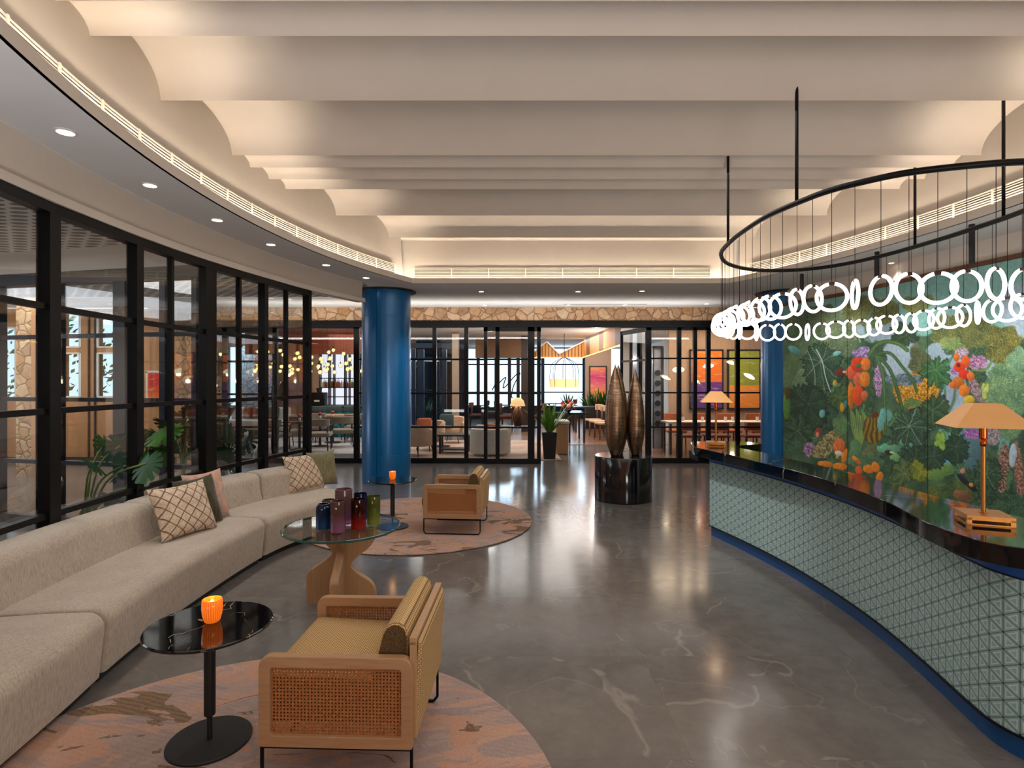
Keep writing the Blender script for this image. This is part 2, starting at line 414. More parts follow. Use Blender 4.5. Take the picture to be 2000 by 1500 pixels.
MT['olivevelvet'] = fabric('olive_velvet', S(96, 92, 68), S(140, 134, 104), 60, 0.2, 0.7)
MT['tealfab'] = fabric('teal_fabric', S(44, 62, 66), S(70, 88, 90), 90)
MT['orangefab'] = fabric('terracotta_fabric', S(170, 88, 50), S(206, 120, 76), 90)
MT['redfab'] = fabric('rust_fabric', S(120, 62, 54), S(150, 84, 72), 90)
t = NT('mustard_basketweave'); v = t.coord('Object', (1, 1, 1)); sp = t.new('ShaderNodeSeparateXYZ'); t.link(v, sp.inputs[0]); q_ = 0.0085
hx = t.math('ADD', sp.outputs[0], t.math('MULTIPLY', sp.outputs[2], 1.0)); cx_ = t.math('FLOOR', t.math('DIVIDE', hx, q_)); cy_ = t.math('FLOOR', t.math('DIVIDE', sp.outputs[1], q_))
par = t.math('ABSOLUTE', t.math('SUBTRACT', t.math('FRACT', t.math('MULTIPLY', t.math('ADD', cx_, cy_), 0.5)), 0.0)); fx_ = t.math('ABSOLUTE', t.math('SUBTRACT', t.math('FRACT', t.math('DIVIDE', hx, q_)), 0.5)); fy_ = t.math('ABSOLUTE', t.math('SUBTRACT', t.math('FRACT', t.math('DIVIDE', sp.outputs[1], q_)), 0.5))
ed = t.math('GREATER_THAN', t.math('MAXIMUM', fx_, fy_), 0.40); c = t.mix(t.math('GREATER_THAN', par, 0.25), S(226, 194, 140), S(194, 154, 96)); c = t.mix(ed, c, S(112, 84, 50))
t.base(c); t.b.inputs['Roughness'].default_value = 0.9; t.bump(t.math('SUBTRACT', 1.0, t.math('MAXIMUM', fx_, fy_)), 0.5, 0.004); MT['mustard'] = t.m
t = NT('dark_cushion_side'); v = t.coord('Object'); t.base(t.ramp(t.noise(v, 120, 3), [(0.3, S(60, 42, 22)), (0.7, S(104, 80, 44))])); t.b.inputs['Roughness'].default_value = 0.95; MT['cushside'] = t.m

# woven cane: open lattice, holes let light through
def cane(name, pitch, a, b):
    t = NT(name); v = t.coord('Object'); sp = t.new('ShaderNodeSeparateXYZ'); t.link(v, sp.inputs[0])
    def cell(o): return t.math('ABSOLUTE', t.math('SUBTRACT', t.math('FRACT', t.math('DIVIDE', o, pitch)), 0.5))
    # panels lie in x-z or y-z: use the sum of x and y as the horizontal coordinate
    h = t.math('ADD', sp.outputs[0], sp.outputs[1])
    d = t.math('SQRT', t.math('ADD', t.math('POWER', cell(h), 2.0), t.math('POWER', cell(sp.outputs[2]), 2.0)))
    hole = t.math('LESS_THAN', d, 0.30)
    n = t.noise(v, 90, 3); t.base(t.ramp(n, [(0.3, a), (0.7, b)])); t.b.inputs['Roughness'].default_value = 0.55
    t.link(t.math('SUBTRACT', 1.0, hole), t.b.inputs['Alpha']); return t.m
MT['cane'] = cane('cane_webbing', 0.0135, S(150, 92, 48), S(186, 124, 72))

# diamond-stitched cushion cover
t = NT('diamond_stitch'); v = t.coord('UV', (1, 1, 1), (0, 0, 0)); sp = t.new('ShaderNodeSeparateXYZ'); t.link(v, sp.inputs[0])
p_ = t.math('ADD', sp.outputs[0], t.math('MULTIPLY', sp.outputs[1], 0.86)); q_ = t.math('SUBTRACT', sp.outputs[0], t.math('MULTIPLY', sp.outputs[1], 0.86))
def dl(o): return t.math('GREATER_THAN', t.math('ABSOLUTE', t.math('SUBTRACT', t.math('FRACT', t.math('MULTIPLY', o, 5.2)), 0.5)), 0.435)
l1, l2 = dl(p_), dl(q_); v3 = t.coord('Object'); nn = t.noise(v3, 30, 4)
body = t.ramp(nn, [(0.3, S(186, 164, 142)), (0.7, S(220, 200, 180))])
st = t.ramp(t.noise(v, 9, 2), [(0.35, S(92, 78, 58)), (0.6, S(136, 106, 64))])
t.base(t.mix(t.math('MAXIMUM', l1, l2), body, st)); t.b.inputs['Roughness'].default_value = 0.8
t.bump(t.math('MAXIMUM', l1, l2), 0.5, 0.004); MT['diamond'] = t.m
t = NT('marbled_silk'); v = t.coord('Object', (1, 1, 1)); n = t.noise(v, 9, 6, 0.7, 2)
t.base(t.ramp(n, [(0.3, S(60, 54, 60)), (0.42, S(160, 150, 150)), (0.52, S(196, 150, 126)), (0.7, S(210, 170, 150))])); t.b.inputs['Roughness'].default_value = 0.5; MT['marbled'] = t.m

# hand-tufted rug in rose, terracotta, mauve and ochre patches
def rugmat(name, seed):
    t = NT(name); v = t.coord('Object', (1, 1, 1), (0, 0, 0.3), (seed, seed*0.7, 0)); vs2 = t.coord('Object', (0.8, 1.7, 1), (0, 0, -0.25), (seed, seed*0.3, 0))
    n = t.noise(vs2, 1.1, 6, 0.6, 1.2); n2 = t.noise(vs2, 2.2, 6, 0.55, 1.6); n3 = t.noise(vs2, 1.7, 5, 0.55, 1.4)
    c = t.ramp(n, [(0.0, S(174, 152, 146)), (0.40, S(161, 141, 137)), (0.46, S(189, 150, 132)), (0.53, S(172, 146, 139)), (0.58, S(148, 132, 132)), (0.64, S(178, 150, 139))], 'CONSTANT')
    c = t.mix(t.math('GREATER_THAN', n2, 0.57), c, S(191, 145, 122)); c = t.mix(t.math('LESS_THAN', n2, 0.41), c, S(154, 137, 137))
    dk = t.math('MULTIPLY', t.math('GREATER_THAN', n3, 0.60), t.math('GREATER_THAN', t.noise(v, 0.9, 2), 0.5)); dk2 = t.math('MULTIPLY', veins(t, vs2, 1.3, 0.007, 3, 1.0), t.math('GREATER_THAN', t.noise(v, 1.4, 2), 0.52))
    c = t.mix(t.math('MAXIMUM', dk, t.math('GREATER_THAN', dk2, 0.3)), c, S(104, 78, 50)); w = t.new('ShaderNodeTexWave', bands_direction='Y'); w.inputs['Scale'].default_value = 11; w.inputs['Distortion'].default_value = 3; w.inputs['Detail'].default_value = 3
    t.link(v, w.inputs['Vector']); msk = t.math('MULTIPLY', t.math('GREATER_THAN', t.noise(v, 0.8, 1), 0.5), 0.16)
    c = t.mix(t.math('MULTIPLY', w.outputs['Fac'], msk), c, S(206, 182, 159)); fi = t.noise(v, 220, 2)
    c = t.mix(0.22, c, t.ramp(fi, [(0.3, S(111, 91, 81)), (0.7, S(210, 186, 172))])); t.base(c)
    t.b.inputs['Roughness'].default_value = 1.0; t.b.inputs['Specular IOR Level'].default_value = 0.05; t.bump(fi, 0.6, 0.004); return t.m
MT['rug1'] = rugmat('rose_rug_a', 1.3); MT['rug2'] = rugmat('rose_rug_b', 4.1)
t = NT('lounge_carpet'); v = t.coord('Object'); n = t.noise(v, 1.2, 6, 0.6, 1.5)
t.base(t.ramp(n, [(0.3, S(150, 130, 116)), (0.5, S(184, 150, 128)), (0.7, S(170, 168, 166))])); t.b.inputs['Roughness'].default_value = 1; MT['carpet'] = t.m
t = NT('pale_carpet'); v = t.coord('Object'); n = t.noise(v, 1.5, 6, 0.6, 1.5)
t.base(t.ramp(n, [(0.3, S(140, 138, 142)), (0.5, S(178, 172, 170)), (0.7, S(196, 188, 180))])); t.b.inputs['Roughness'].default_value = 1; MT['carpet2'] = t.m

# triangular relief tiles, pale sea green (uv in metres)
t = NT('sea_green_relief_tile'); v = t.coord('UV'); sp = t.new('ShaderNodeSeparateXYZ'); t.link(v, sp.inputs[0]); A = 0.064
def tri(a, b):
    o = t.math('ADD', t.math('MULTIPLY', sp.outputs[0], a), t.math('MULTIPLY', sp.outputs[1], b)); f = t.math('FRACT', t.math('DIVIDE', o, A))
    return t.math('MINIMUM', f, t.math('SUBTRACT', 1.0, f)), f
d1, f1 = tri(1.0, 0.0); d2, f2 = tri(0.5, 0.8660254); d3, f3 = tri(-0.5, 0.8660254)
dm = t.math('MINIMUM', d1, t.math('MINIMUM', d2, d3)); gr = t.math('LESS_THAN', dm, 0.035); rim = t.math('LESS_THAN', t.math('ABSOLUTE', t.math('SUBTRACT', dm, 0.17)), 0.03)
node = t.math('LESS_THAN', t.math('ADD', d1, t.math('ADD', d2, d3)), 0.15)
c = t.ramp(t.noise(v, 25, 3), [(0.3, S(138, 168, 168)), (0.7, S(158, 186, 186))]); c = t.mix(rim, c, S(196, 218, 218)); c = t.mix(gr, c, S(92, 122, 124)); c = t.mix(node, c, S(44, 66, 68))
t.base(c); t.b.inputs['Roughness'].default_value = 0.38; t.bump(dm, 0.15, 0.008); MT['tile'] = t.m

# bronze with turned rings
t = NT('hammered_bronze'); v = t.coord('Object', (0.6, 0.6, 9)); n = t.noise(v, 9, 5, 0.7, 0.2); g = t.noise(t.coord('Object', (1, 1, 1)), 6, 4)
t.base(t.ramp(t.math('ADD', t.math('MULTIPLY', n, 0.6), t.math('MULTIPLY', g, 0.4)), [(0.3, S(74, 58, 48)), (0.55, S(146, 118, 94)), (0.75, S(216, 198, 178))])); t.b.inputs['Metallic'].default_value = 0.95; t.b.inputs['Roughness'].default_value = 0.22
t.bump(n, 0.5, 0.004); MT['bronze'] = t.m

# plants
MT['leaf'] = simple('monstera_leaf', S(22, 78, 26), 0.5, var=0.4, nscale=5)
MT['leaf_dark'] = simple('dark_leaf', S(18, 62, 44), 0.35, var=0.4, nscale=5)
MT['leaf_bright'] = simple('bright_leaf', S(60, 116, 24), 0.5, var=0.35, nscale=6)
MT['leaf_pot'] = simple('blade_leaf', S(90, 140, 40), 0.4, var=0.35, nscale=6)
MT['stem'] = simple('plant_stem', S(96, 120, 50), 0.5, var=0.2)
MT['shade'] = simple('lit_shade', S(220, 180, 120), 0.8, emit=(1.0, 0.62, 0.28, 1), es=0.9, var=0.05)
MT['ring'] = emis('ring_light', (1.0, 0.93, 0.88), 5.0)
MT['led'] = emis('cove_led', (1.0, 0.84, 0.67), 56.0)
MT['downlight'] = emis('downlight_lens', (1.0, 0.9, 0.74), 9.0)
MT['globe'] = emis('amber_globe_light', (1.0, 0.72, 0.3), 3.2)
MT['globeglass'] = glassy('globe_glass', (1.0, 0.9, 0.6), 0.15)
# ================================================================== THE SETTING
def lerp_pts(pts, n=10): return [(p.x, p.y) for p in catmull([(a, b, 0) for a, b in pts], n)]
def offset(pl, d):                     # offset of an open polyline to its left side by d
    out = []
    for i, p in enumerate(pl):
        a = pl[max(i-1, 0)]; b = pl[min(i+1, len(pl)-1)]; t = Vector((b[0]-a[0], b[1]-a[1])).normalized()
        out.append((p[0] - t.y * d, p[1] + t.x * d))
    return out
def strip(A, B, m=None):               # surface between two 3D polylines
    m = m or MB(); n = len(A); m.add(list(A) + list(B), [(i, i+1, n+i+1, n+i) for i in range(n-1)]); return m
def at(pl, z): return [(x, y, z) for x, y in pl]
def band(m, pl, d0, d1, z0, z1):       # a solid band swept along a plan line
    a, b = offset(pl, d0), offset(pl, d1)
    m.rings([[(*a[i], z0), (*b[i], z0), (*b[i], z1), (*a[i], z1)] for i in range(len(pl))]); return m
ZS = 3.05
def soff_x(y): return 6.1 - math.sqrt(72.25 - (y - 4.45)**2) if y > 2 else -2.04 + (2 - y) * 0.06
ys = [-3.4 + i * (8.31 + 3.4) / 60 for i in range(61)]
L_IN = [(soff_x(y), y) for y in ys]; R_IN = [(1.74 - x, y) for x, y in L_IN]
WPTS = [(-2.62, -3.4), (-2.7, 0), (-2.85, 1.4), (-3.0, 2.5), (-3.10, 3.41), (-3.14, 4.2), (-3.13, 4.9), (-3.06, 5.66), (-2.90, 6.57), (-2.69, 7.5), (-2.285, 8.55)]
WL = lerp_pts(WPTS, 8)
BT = lerp_pts([(-2.35, -3.4), (-2.5, 0), (-2.62, 1.4), (-2.76, 2.5), (-2.85, 3.2), (-2.91, 3.9), (-2.92, 4.6), (-2.86, 5.43), (-2.72, 6.4), (-2.55, 7.2), (-2.17, 8.19)], 8)
def xat(pl, y):
    for (x0, y0), (x1, y1) in zip(pl, pl[1:]):
        if y0 <= y <= y1: return x0 + (x1-x0)*(y-y0)/(y1-y0)
    return pl[0][0] if y < pl[0][1] else pl[-1][0]

struct('floor', MB().box((0, 11, -0.05), (40, 36, 0.1)), MT['floor'])
# soffit slab round the oval opening
m = MB()
strip([(x, y, ZS) for x, y in L_IN], [(xat(BT, y), y, ZS) for x, y in L_IN], m)
strip([(x, y, ZS) for x, y in R_IN], [(6.5, y, ZS) for x, y in R_IN], m)
xb0, xb1 = L_IN[-1][0], R_IN[-1][0]
m.add([(xat(BT, 8.31), 8.31, ZS), (6.5, 8.31, ZS), (6.5, 11.02, ZS), (-2.4, 11.02, ZS)], [(0, 1, 2, 3)])
m.add([(xb0, 8.31, ZS), (xb1, 8.31, ZS), (xb1, 8.312, ZS), (xb0, 8.312, ZS)], [(0, 1, 2, 3)])
soffit = struct('ceiling_soffit', m, MT['soffit'])
m = strip(at(BT, ZS), [(*WL[min(len(WL)-1, round(i*(len(WL)-1)/(len(BT)-1)))], 2.83) for i in range(len(BT))])
band(m, WL, -0.07, 0.07, 2.80, 2.86)
struct('trim_1', m, MT['plaster'])
# lip, cove ledge, back walls of the cove
inner = L_IN + [(xb1, 8.31)]
m = MB()
band(m, L_IN, 0.0, 0.02, ZS, 3.125); band(m, R_IN, -0.02, 0.0, ZS, 3.125); m.box(((xb0+xb1)/2, 8.32, 3.0875), (xb1-xb0, 0.02, 0.075))
strip(at(offset(L_IN, 0.0), 3.062), at(offset(L_IN, 0.2), 3.062), m); strip(at(offset(R_IN, 0.0), 3.062), at(offset(R_IN, -0.2), 3.062), m)
m.box(((xb0+xb1)/2, 8.42, 3.06), (xb1-xb0+0.5, 0.2, 0.004))
struct('trim_2', m, MT['plaster'])
m = MB()
l0, l1 = offset(L_IN, 0.16), offset(L_IN, 0.24); r0, r1 = offset(R_IN, -0.16), offset(R_IN, -0.24)
strip(at(l0, 3.06), at(l1, 4.15), m); strip(at(r0, 3.06), at(r1, 4.15), m)
m.add([(-2.0, 8.47, 3.06), (3.8, 8.47, 3.06), (3.8, 8.49, 4.15), (-2.0, 8.49, 4.15)], [(0, 1, 2, 3)])
struct('ceiling_cove', m, MT['plaster'])
led = MB()
band(led, L_IN[6:], 0.05, 0.075, 3.066, 3.076); band(led, R_IN[6:], -0.075, -0.05, 3.066, 3.076)
led.box(((xb0+xb1)/2, 8.375, 3.07), (xb1-xb0, 0.025, 0.01))
tag(obj('light_strip', led, MT['led']), 'warm strip light hidden along the ledge of the ceiling cove', 'light strip')
# vaulted ceiling: barrel vaults running across the hall
cus = [-3.5, -2.6, -1.7, -1.35, -1.05, -0.2, 0.7, 1.05, 1.35, 2.2, 3.08, 3.39, 4.17, 5.18, 5.475, 5.79, 6.09, 7.06, 8.14, 8.5]
prof = []
for a, b in zip(cus, cus[1:]):
    w = b - a; h = 0.30 * min(1, w / 0.8) if w > 0.5 else 0.09
    n = 22 if w > 0.5 else 8
    for i in range(n):
        u = i / n; ph = PI * (1 - u)
        prof.append((a + w/2 + (w/2) * math.cos(ph), 3.68 + h * math.sin(ph)**0.85))
prof.append((8.5, 3.68))
m = strip([(-3.4, y, z) for y, z in prof], [(5.2, y, z) for y, z in prof])
struct('ceiling', m, MT['plaster'], smooth=40)
# closing walls
struct('wall_rear', MB().box((-2.5, -3.5, 2.1), (19.2, 0.1, 4.4)), MT['woodwall'])

# air grilles in the cove
def grille(label, pl, sgn, i0, i1):
    t = thing('air_grille', label, 'air grille', group='slatted air grilles in the ceiling cove')
    sub = pl[i0:i1]; o = lambda d: offset(sub, d * sgn)
    m = MB(); band(m, sub, sgn*0.150, sgn*0.158, 3.14, 3.155); band(m, sub, sgn*0.150, sgn*0.158, 3.295, 3.31); obj('frame', m, MT['grille'], t)
    m = MB(); band(m, sub, sgn*0.157, sgn*0.159, 3.15, 3.30); obj('backing', m, MT['grille_back'], t)
    m = MB()
    for k in range(6): z = 3.166 + k * 0.0225; band(m, sub, sgn*0.146, sgn*0.157, z, z + 0.006)
    obj('slats', m, MT['grille'], t)
    acc = 0; a = o(0.143)
    for i in range(1, len(a)):
        acc += math.hypot(a[i][0]-a[i-1][0], a[i][1]-a[i-1][1])
        if acc > 0.38:
            acc = 0; obj('divider', MB().box((a[i][0], a[i][1], 3.2275), (0.012, 0.012, 0.16)), MT['grille'], t)
    return t
grille('curved white slatted air grille above the window wall on the left', L_IN, 1, 8, 60)
grille('curved white slatted air grille above the reception side on the right', R_IN, -1, 8, 60)
bl = [(-1.46 + i * 4.4 / 24, 8.31) for i in range(25)]
bl = [(P(810, 0, 8.47).x + i * (P(1387, 0, 8.47).x - P(810, 0, 8.47).x) / 24, 8.31) for i in range(25)]
grille('straight white slatted air grille at the far end of the vaulted ceiling', bl, 1, 0, 25)

# recessed downlights
def downlight(loc, label, power=9, tgt=None, r=0.045, angle=75, col=SOFT):
    t = thing('downlight', label, 'downlight', (loc[0], loc[1], ZS), group='recessed downlights')
    m = MB(); m.lathe([(r*1.25, 0), (r*1.25, -0.006), (r, -0.008), (r, 0)], 24, loop=True); obj('trim_ring', m, MT['white'], t, smooth=40)
    obj('lens', MB().cyl((0, 0, -0.004), r * 0.98, 0.003, 24), MT['downlight'], t)
    if power: spot('beam', (loc[0], loc[1], ZS - 0.03), (loc[0], loc[1], 0) if tgt is None else tgt, power, angle, 0.8, col, 0.04)
DL = [((128, 257), 'nearest to the window wall corner'), ((293, 361), None), ((424, 429), None), ((529, 477), None), ((637, 517), None), ((715, 542), None)]
names = ['nearest downlight in the curved soffit over the sofa', 'second nearest downlight in the curved soffit over the sofa', 'third downlight along the curved soffit from the near end',
         'fourth downlight along the curved soffit from the near end', 'second to last downlight of the curved soffit, before the blue column', 'last downlight of the curved soffit, just above the left blue column']
for (px, _), nm in zip([d[0:2] for d in DL], names): downlight(G(px[0], px[1], ZS), nm, 34)
for px, nm in [((940, 569), 'left downlight of the front row in the rear soffit'), ((1129, 569), 'middle downlight of the front row in the rear soffit'), ((1254, 568), 'right downlight of the front row in the rear soffit'),
               ((947, 596), 'tiny back downlight at the left above the stone band'), ((1110, 595), 'tiny back downlight above the stone band over the opening'), ((1220, 595), 'tiny back downlight above the stone band right of the opening'),
               ((1380, 593), 'downlight nearest the ring chandelier in the rear soffit')]:
    p = G(px[0], px[1], ZS); p.y = min(p.y, 10.75); downlight(p, nm, 26 if p.y < 10 else 10, r=0.04)
for px, nm in [((1741, 513), 'unlit-looking small downlight in the soffit above the mural, left one'), ((1958, 465), 'small downlight in the soffit above the mural, right one')]:
    p = G(px[0], px[1], ZS); downlight(p, nm, 30, (4.6, p.y, 1.2), r=0.03)

t = thing('slot_diffuser', 'thin linear air slot in the rear soffit above the opening', 'air grille', (1.75, 10.55, ZS)); obj('slot', MB().box((0, 0, -0.003), (1.55, 0.03, 0.006)), MT['grille_back'], t)
t = thing('ceiling_grille', 'dark slotted air grille in the lounge ceiling behind the glazing', 'air grille', (P(876, 0, 13.6).x, 13.7, ZS), -0.35)
for k in range(7): obj('blade', MB().box((0, -0.9 + k*0.3, -0.006), (0.16, 0.20, 0.012)), MT['blackmatte'], t)
# rear stone band and stone pier
m = MB(); m.box(((-6.65+4.5)/2, 11.17, 2.915), (11.15, 0.3, 0.27)); struct('wall_back', m, MT['stone'])
struct('wall_pier', MB().box((-6.35, 11.2, 1.45), (0.5, 0.3, 2.9)), MT['stone'])
# outer ceilings
t = NT('perforated_ceiling'); v = t.coord('Object'); sp = t.new('ShaderNodeSeparateXYZ'); t.link(v, sp.inputs[0])
u_ = t.math('MULTIPLY', sp.outputs[0], 5.2); w_ = t.math('MULTIPLY', sp.outputs[1], 9.0)
row = t.math('FLOOR', w_); u2 = t.math('ADD', u_, t.math('MULTIPLY', row, 0.5))
fx = t.math('ABSOLUTE', t.math('SUBTRACT', t.math('FRACT', u2), 0.5)); fy = t.math('ABSOLUTE', t.math('SUBTRACT', t.math('FRACT', w_), 0.5))
hole = t.math('LESS_THAN', t.math('ADD', t.math('POWER', t.math('MULTIPLY', fx, 2.6), 2.0), t.math('POWER', t.math('MULTIPLY', fy, 2.9), 2.0)), 1.0)
t.base(t.mix(hole, S(206, 196, 190), S(70, 54, 44))); t.b.inputs['Roughness'].default_value = 0.9; MT['perf'] = t.m
n = len(WL)
m = strip(at(WL, ZS), [(-12, y, ZS) for x, y in WL]); struct('ceiling_entry', m, MT['perf'])
m = MB().add([(-12, 8.25, ZS+.002), (-2.05, 8.25, ZS+.002), (-2.05, 9.7, ZS), (-12, 9.7, ZS)], [(0, 1, 2, 3)]); struct('ceiling_entry_far', m, MT['perf'])
m = MB().add([(-12, 9.7, ZS-0.001), (-2.0, 9.7, ZS-0.001), (-2.0, 11.1, ZS-0.001), (-12, 11.1, ZS-0.001)], [(0, 1, 2, 3)]); struct('ceiling_passage', m, MT['white'])
m = MB().add([(-6.6, 11.1, ZS), (6.5, 11.1, ZS), (6.5, 25.2, ZS), (-9.7, 25.2, ZS), (-9.7, 18.2, ZS), (-7.2, 11.1, ZS)], [(0, 1, 2, 3, 4, 5)]); struct('ceiling_rooms', m, MT['white'])

# ------------------------------------------------------------------ the curved window wall
def gl(parent, m, mat='glass'): return obj('pane', m, MT[mat], parent)
wposts = [(-40, 0.10), (95, 0.10), (264, 0.085), (333, 0.035), (405, 0.16), (466, 0.035), (514, 0.07), (558, 0.035), (600, 0.07)]
def ray_on(pl, px):
    k = (px - 1000) / F; best = None
    for (x0, y0), (x1, y1) in zip(pl, pl[1:]):
        f0, f1 = x0 - k*y0, x1 - k*y1
        if f0 * f1 <= 0 and y1 > 1.5:
            u = f0 / (f0 - f1) if f0 != f1 else 0; return (x0+(x1-x0)*u, y0+(y1-y0)*u)
    return pl[0]
WP = [(ray_on(WL, px), w) for px, w in wposts]
WP = [((-2.95, 2.1), 0.10), ((-2.8, 0.9), 0.10)][::-1] + WP[1:] if False else [((-2.80, 0.9), 0.10), ((-2.96, 2.15), 0.10)] + WP[1:]
win = struct('window_1'); win['label'] = 'curved black-framed window wall behind the sofa'
for k, ((x, y), w) in enumerate(WP):
    a = WP[max(k-1, 0)][0]; b = WP[min(k+1, len(WP)-1)][0]; ang = math.atan2(b[1]-a[1], b[0]-a[0])
    obj('post', MB().box((x, y, 1.4), (w, 0.09 if w > 0.05 else 0.05, 2.8), rz=ang), MT['black'], win)
    if k + 1 < len(WP):
        x1, y1 = WP[k+1][0]
        obj('head_rail', MB().beam((x, y, 2.765), (x1, y1, 2.765), 0.09, 0.07), MT['black'], win)
        for z in (2.1, 1.4, 0.7):
            obj('transom', MB().beam((x, y, z), (x1, y1, z), 0.05, 0.04), MT['black'], win)
        obj('sill_rail', MB().beam((x, y, 0.04), (x1, y1, 0.04), 0.09, 0.08), MT['black'], win)
        gl(win, MB().beam((x, y, 1.4), (x1, y1, 1.4), 0.008, 2.7))
# handles rail on the door leaf
x, y = ray_on(WL, 521); obj('handle', MB().tube([(x+0.07, y, 1.55), (x+0.07, y, 0.75)], 0.014), MT['black'], win, smooth=True)

# vestibule partition behind it
VA, VB = Vector((-6.3, 6.55, 0)), Vector((-3.16, 5.86, 0))
def vray(px):
    k = (px-1000)/F; d = VB - VA; u = (k*VA.y - VA.x) / (d.x - k*d.y); return VA + d * u
w2 = struct('window_2'); w2['label'] = 'navy framed vestibule partition seen through the curved window'
ps = [(-60, 0.06), (3, 0.06), (80, 0.045), (117, 0.07), (238, 0.15), (322, 0.07), (384, 0.06)]
for px, w in ps:
    p = vray(px); obj('post', MB().box((p.x, p.y, 1.4), (w, 0.08, 2.8), rz=-0.215), MT['navy'], w2)
obj('head_rail', MB().beam(VA + Vector((0, 0, 2.74)), VB + Vector((0, 0, 2.74)), 0.14, 0.13), MT['navy'], w2)
for z in (2.1, 1.4, 0.7): obj('transom', MB().beam(VA + Vector((0, 0, z)), VB + Vector((0, 0, z)), 0.05, 0.045), MT['navy'], w2)
obj('sill_rail', MB().beam(VA + Vector((0, 0, 0.05)), VB + Vector((0, 0, 0.05)), 0.08, 0.1), MT['navy'], w2)
gl(w2, MB().beam(VA + Vector((0, 0, 1.4)), VB + Vector((0, 0, 1.4)), 0.008, 2.7))
struct('wall_vestibule', MB().beam(VA + Vector((0, 0, 2.93)), VB + Vector((0, 0, 2.93)), 0.16, 0.25), MT['white'])
# return wall of the vestibule (stone) and its passage
def wallholes(name, mat, Y, x0, x1, z0, z1, holes, th=0.15, parent=None, kind=True):   # wall in the X-Z plane with rectangular holes
    xs = sorted(set([x0, x1] + [v for h in holes for v in h[:2]])); zs = sorted(set([z0, z1] + [v for h in holes for v in h[2:]]))
    m = MB()
    for a, b in zip(xs, xs[1:]):
        for c, d in zip(zs, zs[1:]):
            cx, cz = (a+b)/2, (c+d)/2
            if any(h[0] < cx < h[1] and h[2] < cz < h[3] for h in holes): continue
            m.box((cx, Y, cz), (b-a, th, d-c))
    return struct(name, m, mat)
def pxh(px0, px1, py0, py1, Y): a = P(px0, py1, Y); b = P(px1, py0, Y); return (a.x, b.x, a.z, b.z)
wh = [pxh(124, 157, 612, 678, 11.2), pxh(124, 157, 690, 775, 11.2), pxh(191, 228, 612, 678, 11.2), pxh(191, 228, 690, 775, 11.2), pxh(2, 32, 640, 780, 11.2), pxh(64, 84, 640, 780, 11.2)]
wallholes('wall_entry', MT['woodwall'], 11.27, -13, -6.6, 0, 3.05, wh)
for k, h in enumerate(wh):
    w = struct('window_%d' % (10 + k))
    m = MB()
    for a, b in (((h[0], h[2]), (h[1], h[2])), ((h[1], h[2]), (h[1], h[3])), ((h[1], h[3]), (h[0], h[3])), ((h[0], h[3]), (h[0], h[2]))):
        m.beam((a[0], 11.2, a[1]), (b[0], 11.2, b[1]), 0.05, 0.03)
    obj('frame', m, MT['white'], w); gl(w, MB().box(((h[0]+h[1])/2, 11.25, (h[2]+h[3])/2), (h[1]-h[0], 0.006, h[3]-h[2])))
for px in (174, 186):
    p = P(px, 700, 11.18); obj('cladding_joint', MB().box((p.x, 11.17, 1.5), (0.02, 0.03, 3.0)), MT['darkwood'], bpy.data.objects['wall_entry'])
p0, p1 = P(31, 0, 9.4), P(63, 0, 9.4)
struct('wall_stone_pillar', MB().box(((p0.x+p1.x)/2, 9.6, 1.525), (p1.x-p0.x, 0.4, 3.05)), MT['stone'])
struct('wall_wood_pillar', MB().box((P(66, 0, 9.4).x, 9.6, 1.525), (0.07, 0.42, 3.05)), MT['woodwall'])
# side wall closing the entry on the left
struct('wall_left', MB().box((-12.05, 3.9, 1.525), (0.1, 15, 3.05)), MT['woodwall'])
struct('baseboard_entry', MB().box((-9.6, 11.17, 0.05), (6, 0.04, 0.1)), MT['darkwood'])
# hedge outside the entry windows
hm = MB(); R_ = random.Random(3)
for i in range(900):
    c = Vector((R_.uniform(-13, -7), R_.uniform(12.4, 13.2), R_.uniform(0.2, 3.2))); a = R_.uniform(0.05, 0.12); ax = Vector((R_.uniform(-1, 1), R_.uniform(-1, 1), R_.uniform(-1, 1))).normalized()
    b = ax.orthogonal().normalized(); d = ax.cross(b); hm.add([c + b*a, c + d*a*0.5, c - b*a, c - d*a*0.5], [(0, 1, 2, 3)])
tag(obj('hedge', hm, MT['leaf_bright']), 'green garden foliage outside the entry windows', 'foliage', kind='stuff')

# ------------------------------------------------------------------ the blue columns
def bluecol(x, y, label, n):
    s = struct(n); s['label'] = label; s.location = (x, y, 0)
    m = MB().lathe([(0.385, 0.0), (0.385, 0.45), (0.383, 0.452), (0.383, 0.458), (0.385, 0.46), (0.385, 2.62), (0.383, 2.622), (0.383, 2.628), (0.385, 2.63), (0.385, 3.04)], 64)
    obj('shaft', m, MT['blue'], s, smooth=40)
    obj('cap_plate', MB().cyl((0, 0, 3.03), 0.47, 0.018, 64), MT['blackmatte'], s, smooth=40)
    obj('seam', MB().box((-0.07, -0.379, 1.5), (0.004, 0.006, 3.0)), MT['navy'], s)
bluecol(-2.02, 9.06, 'tall round glossy blue column beside the end of the sofa', 'wall_column_left')
bluecol(4.48, 9.2, 'tall round blue column half hidden behind the mural', 'wall_column_right')

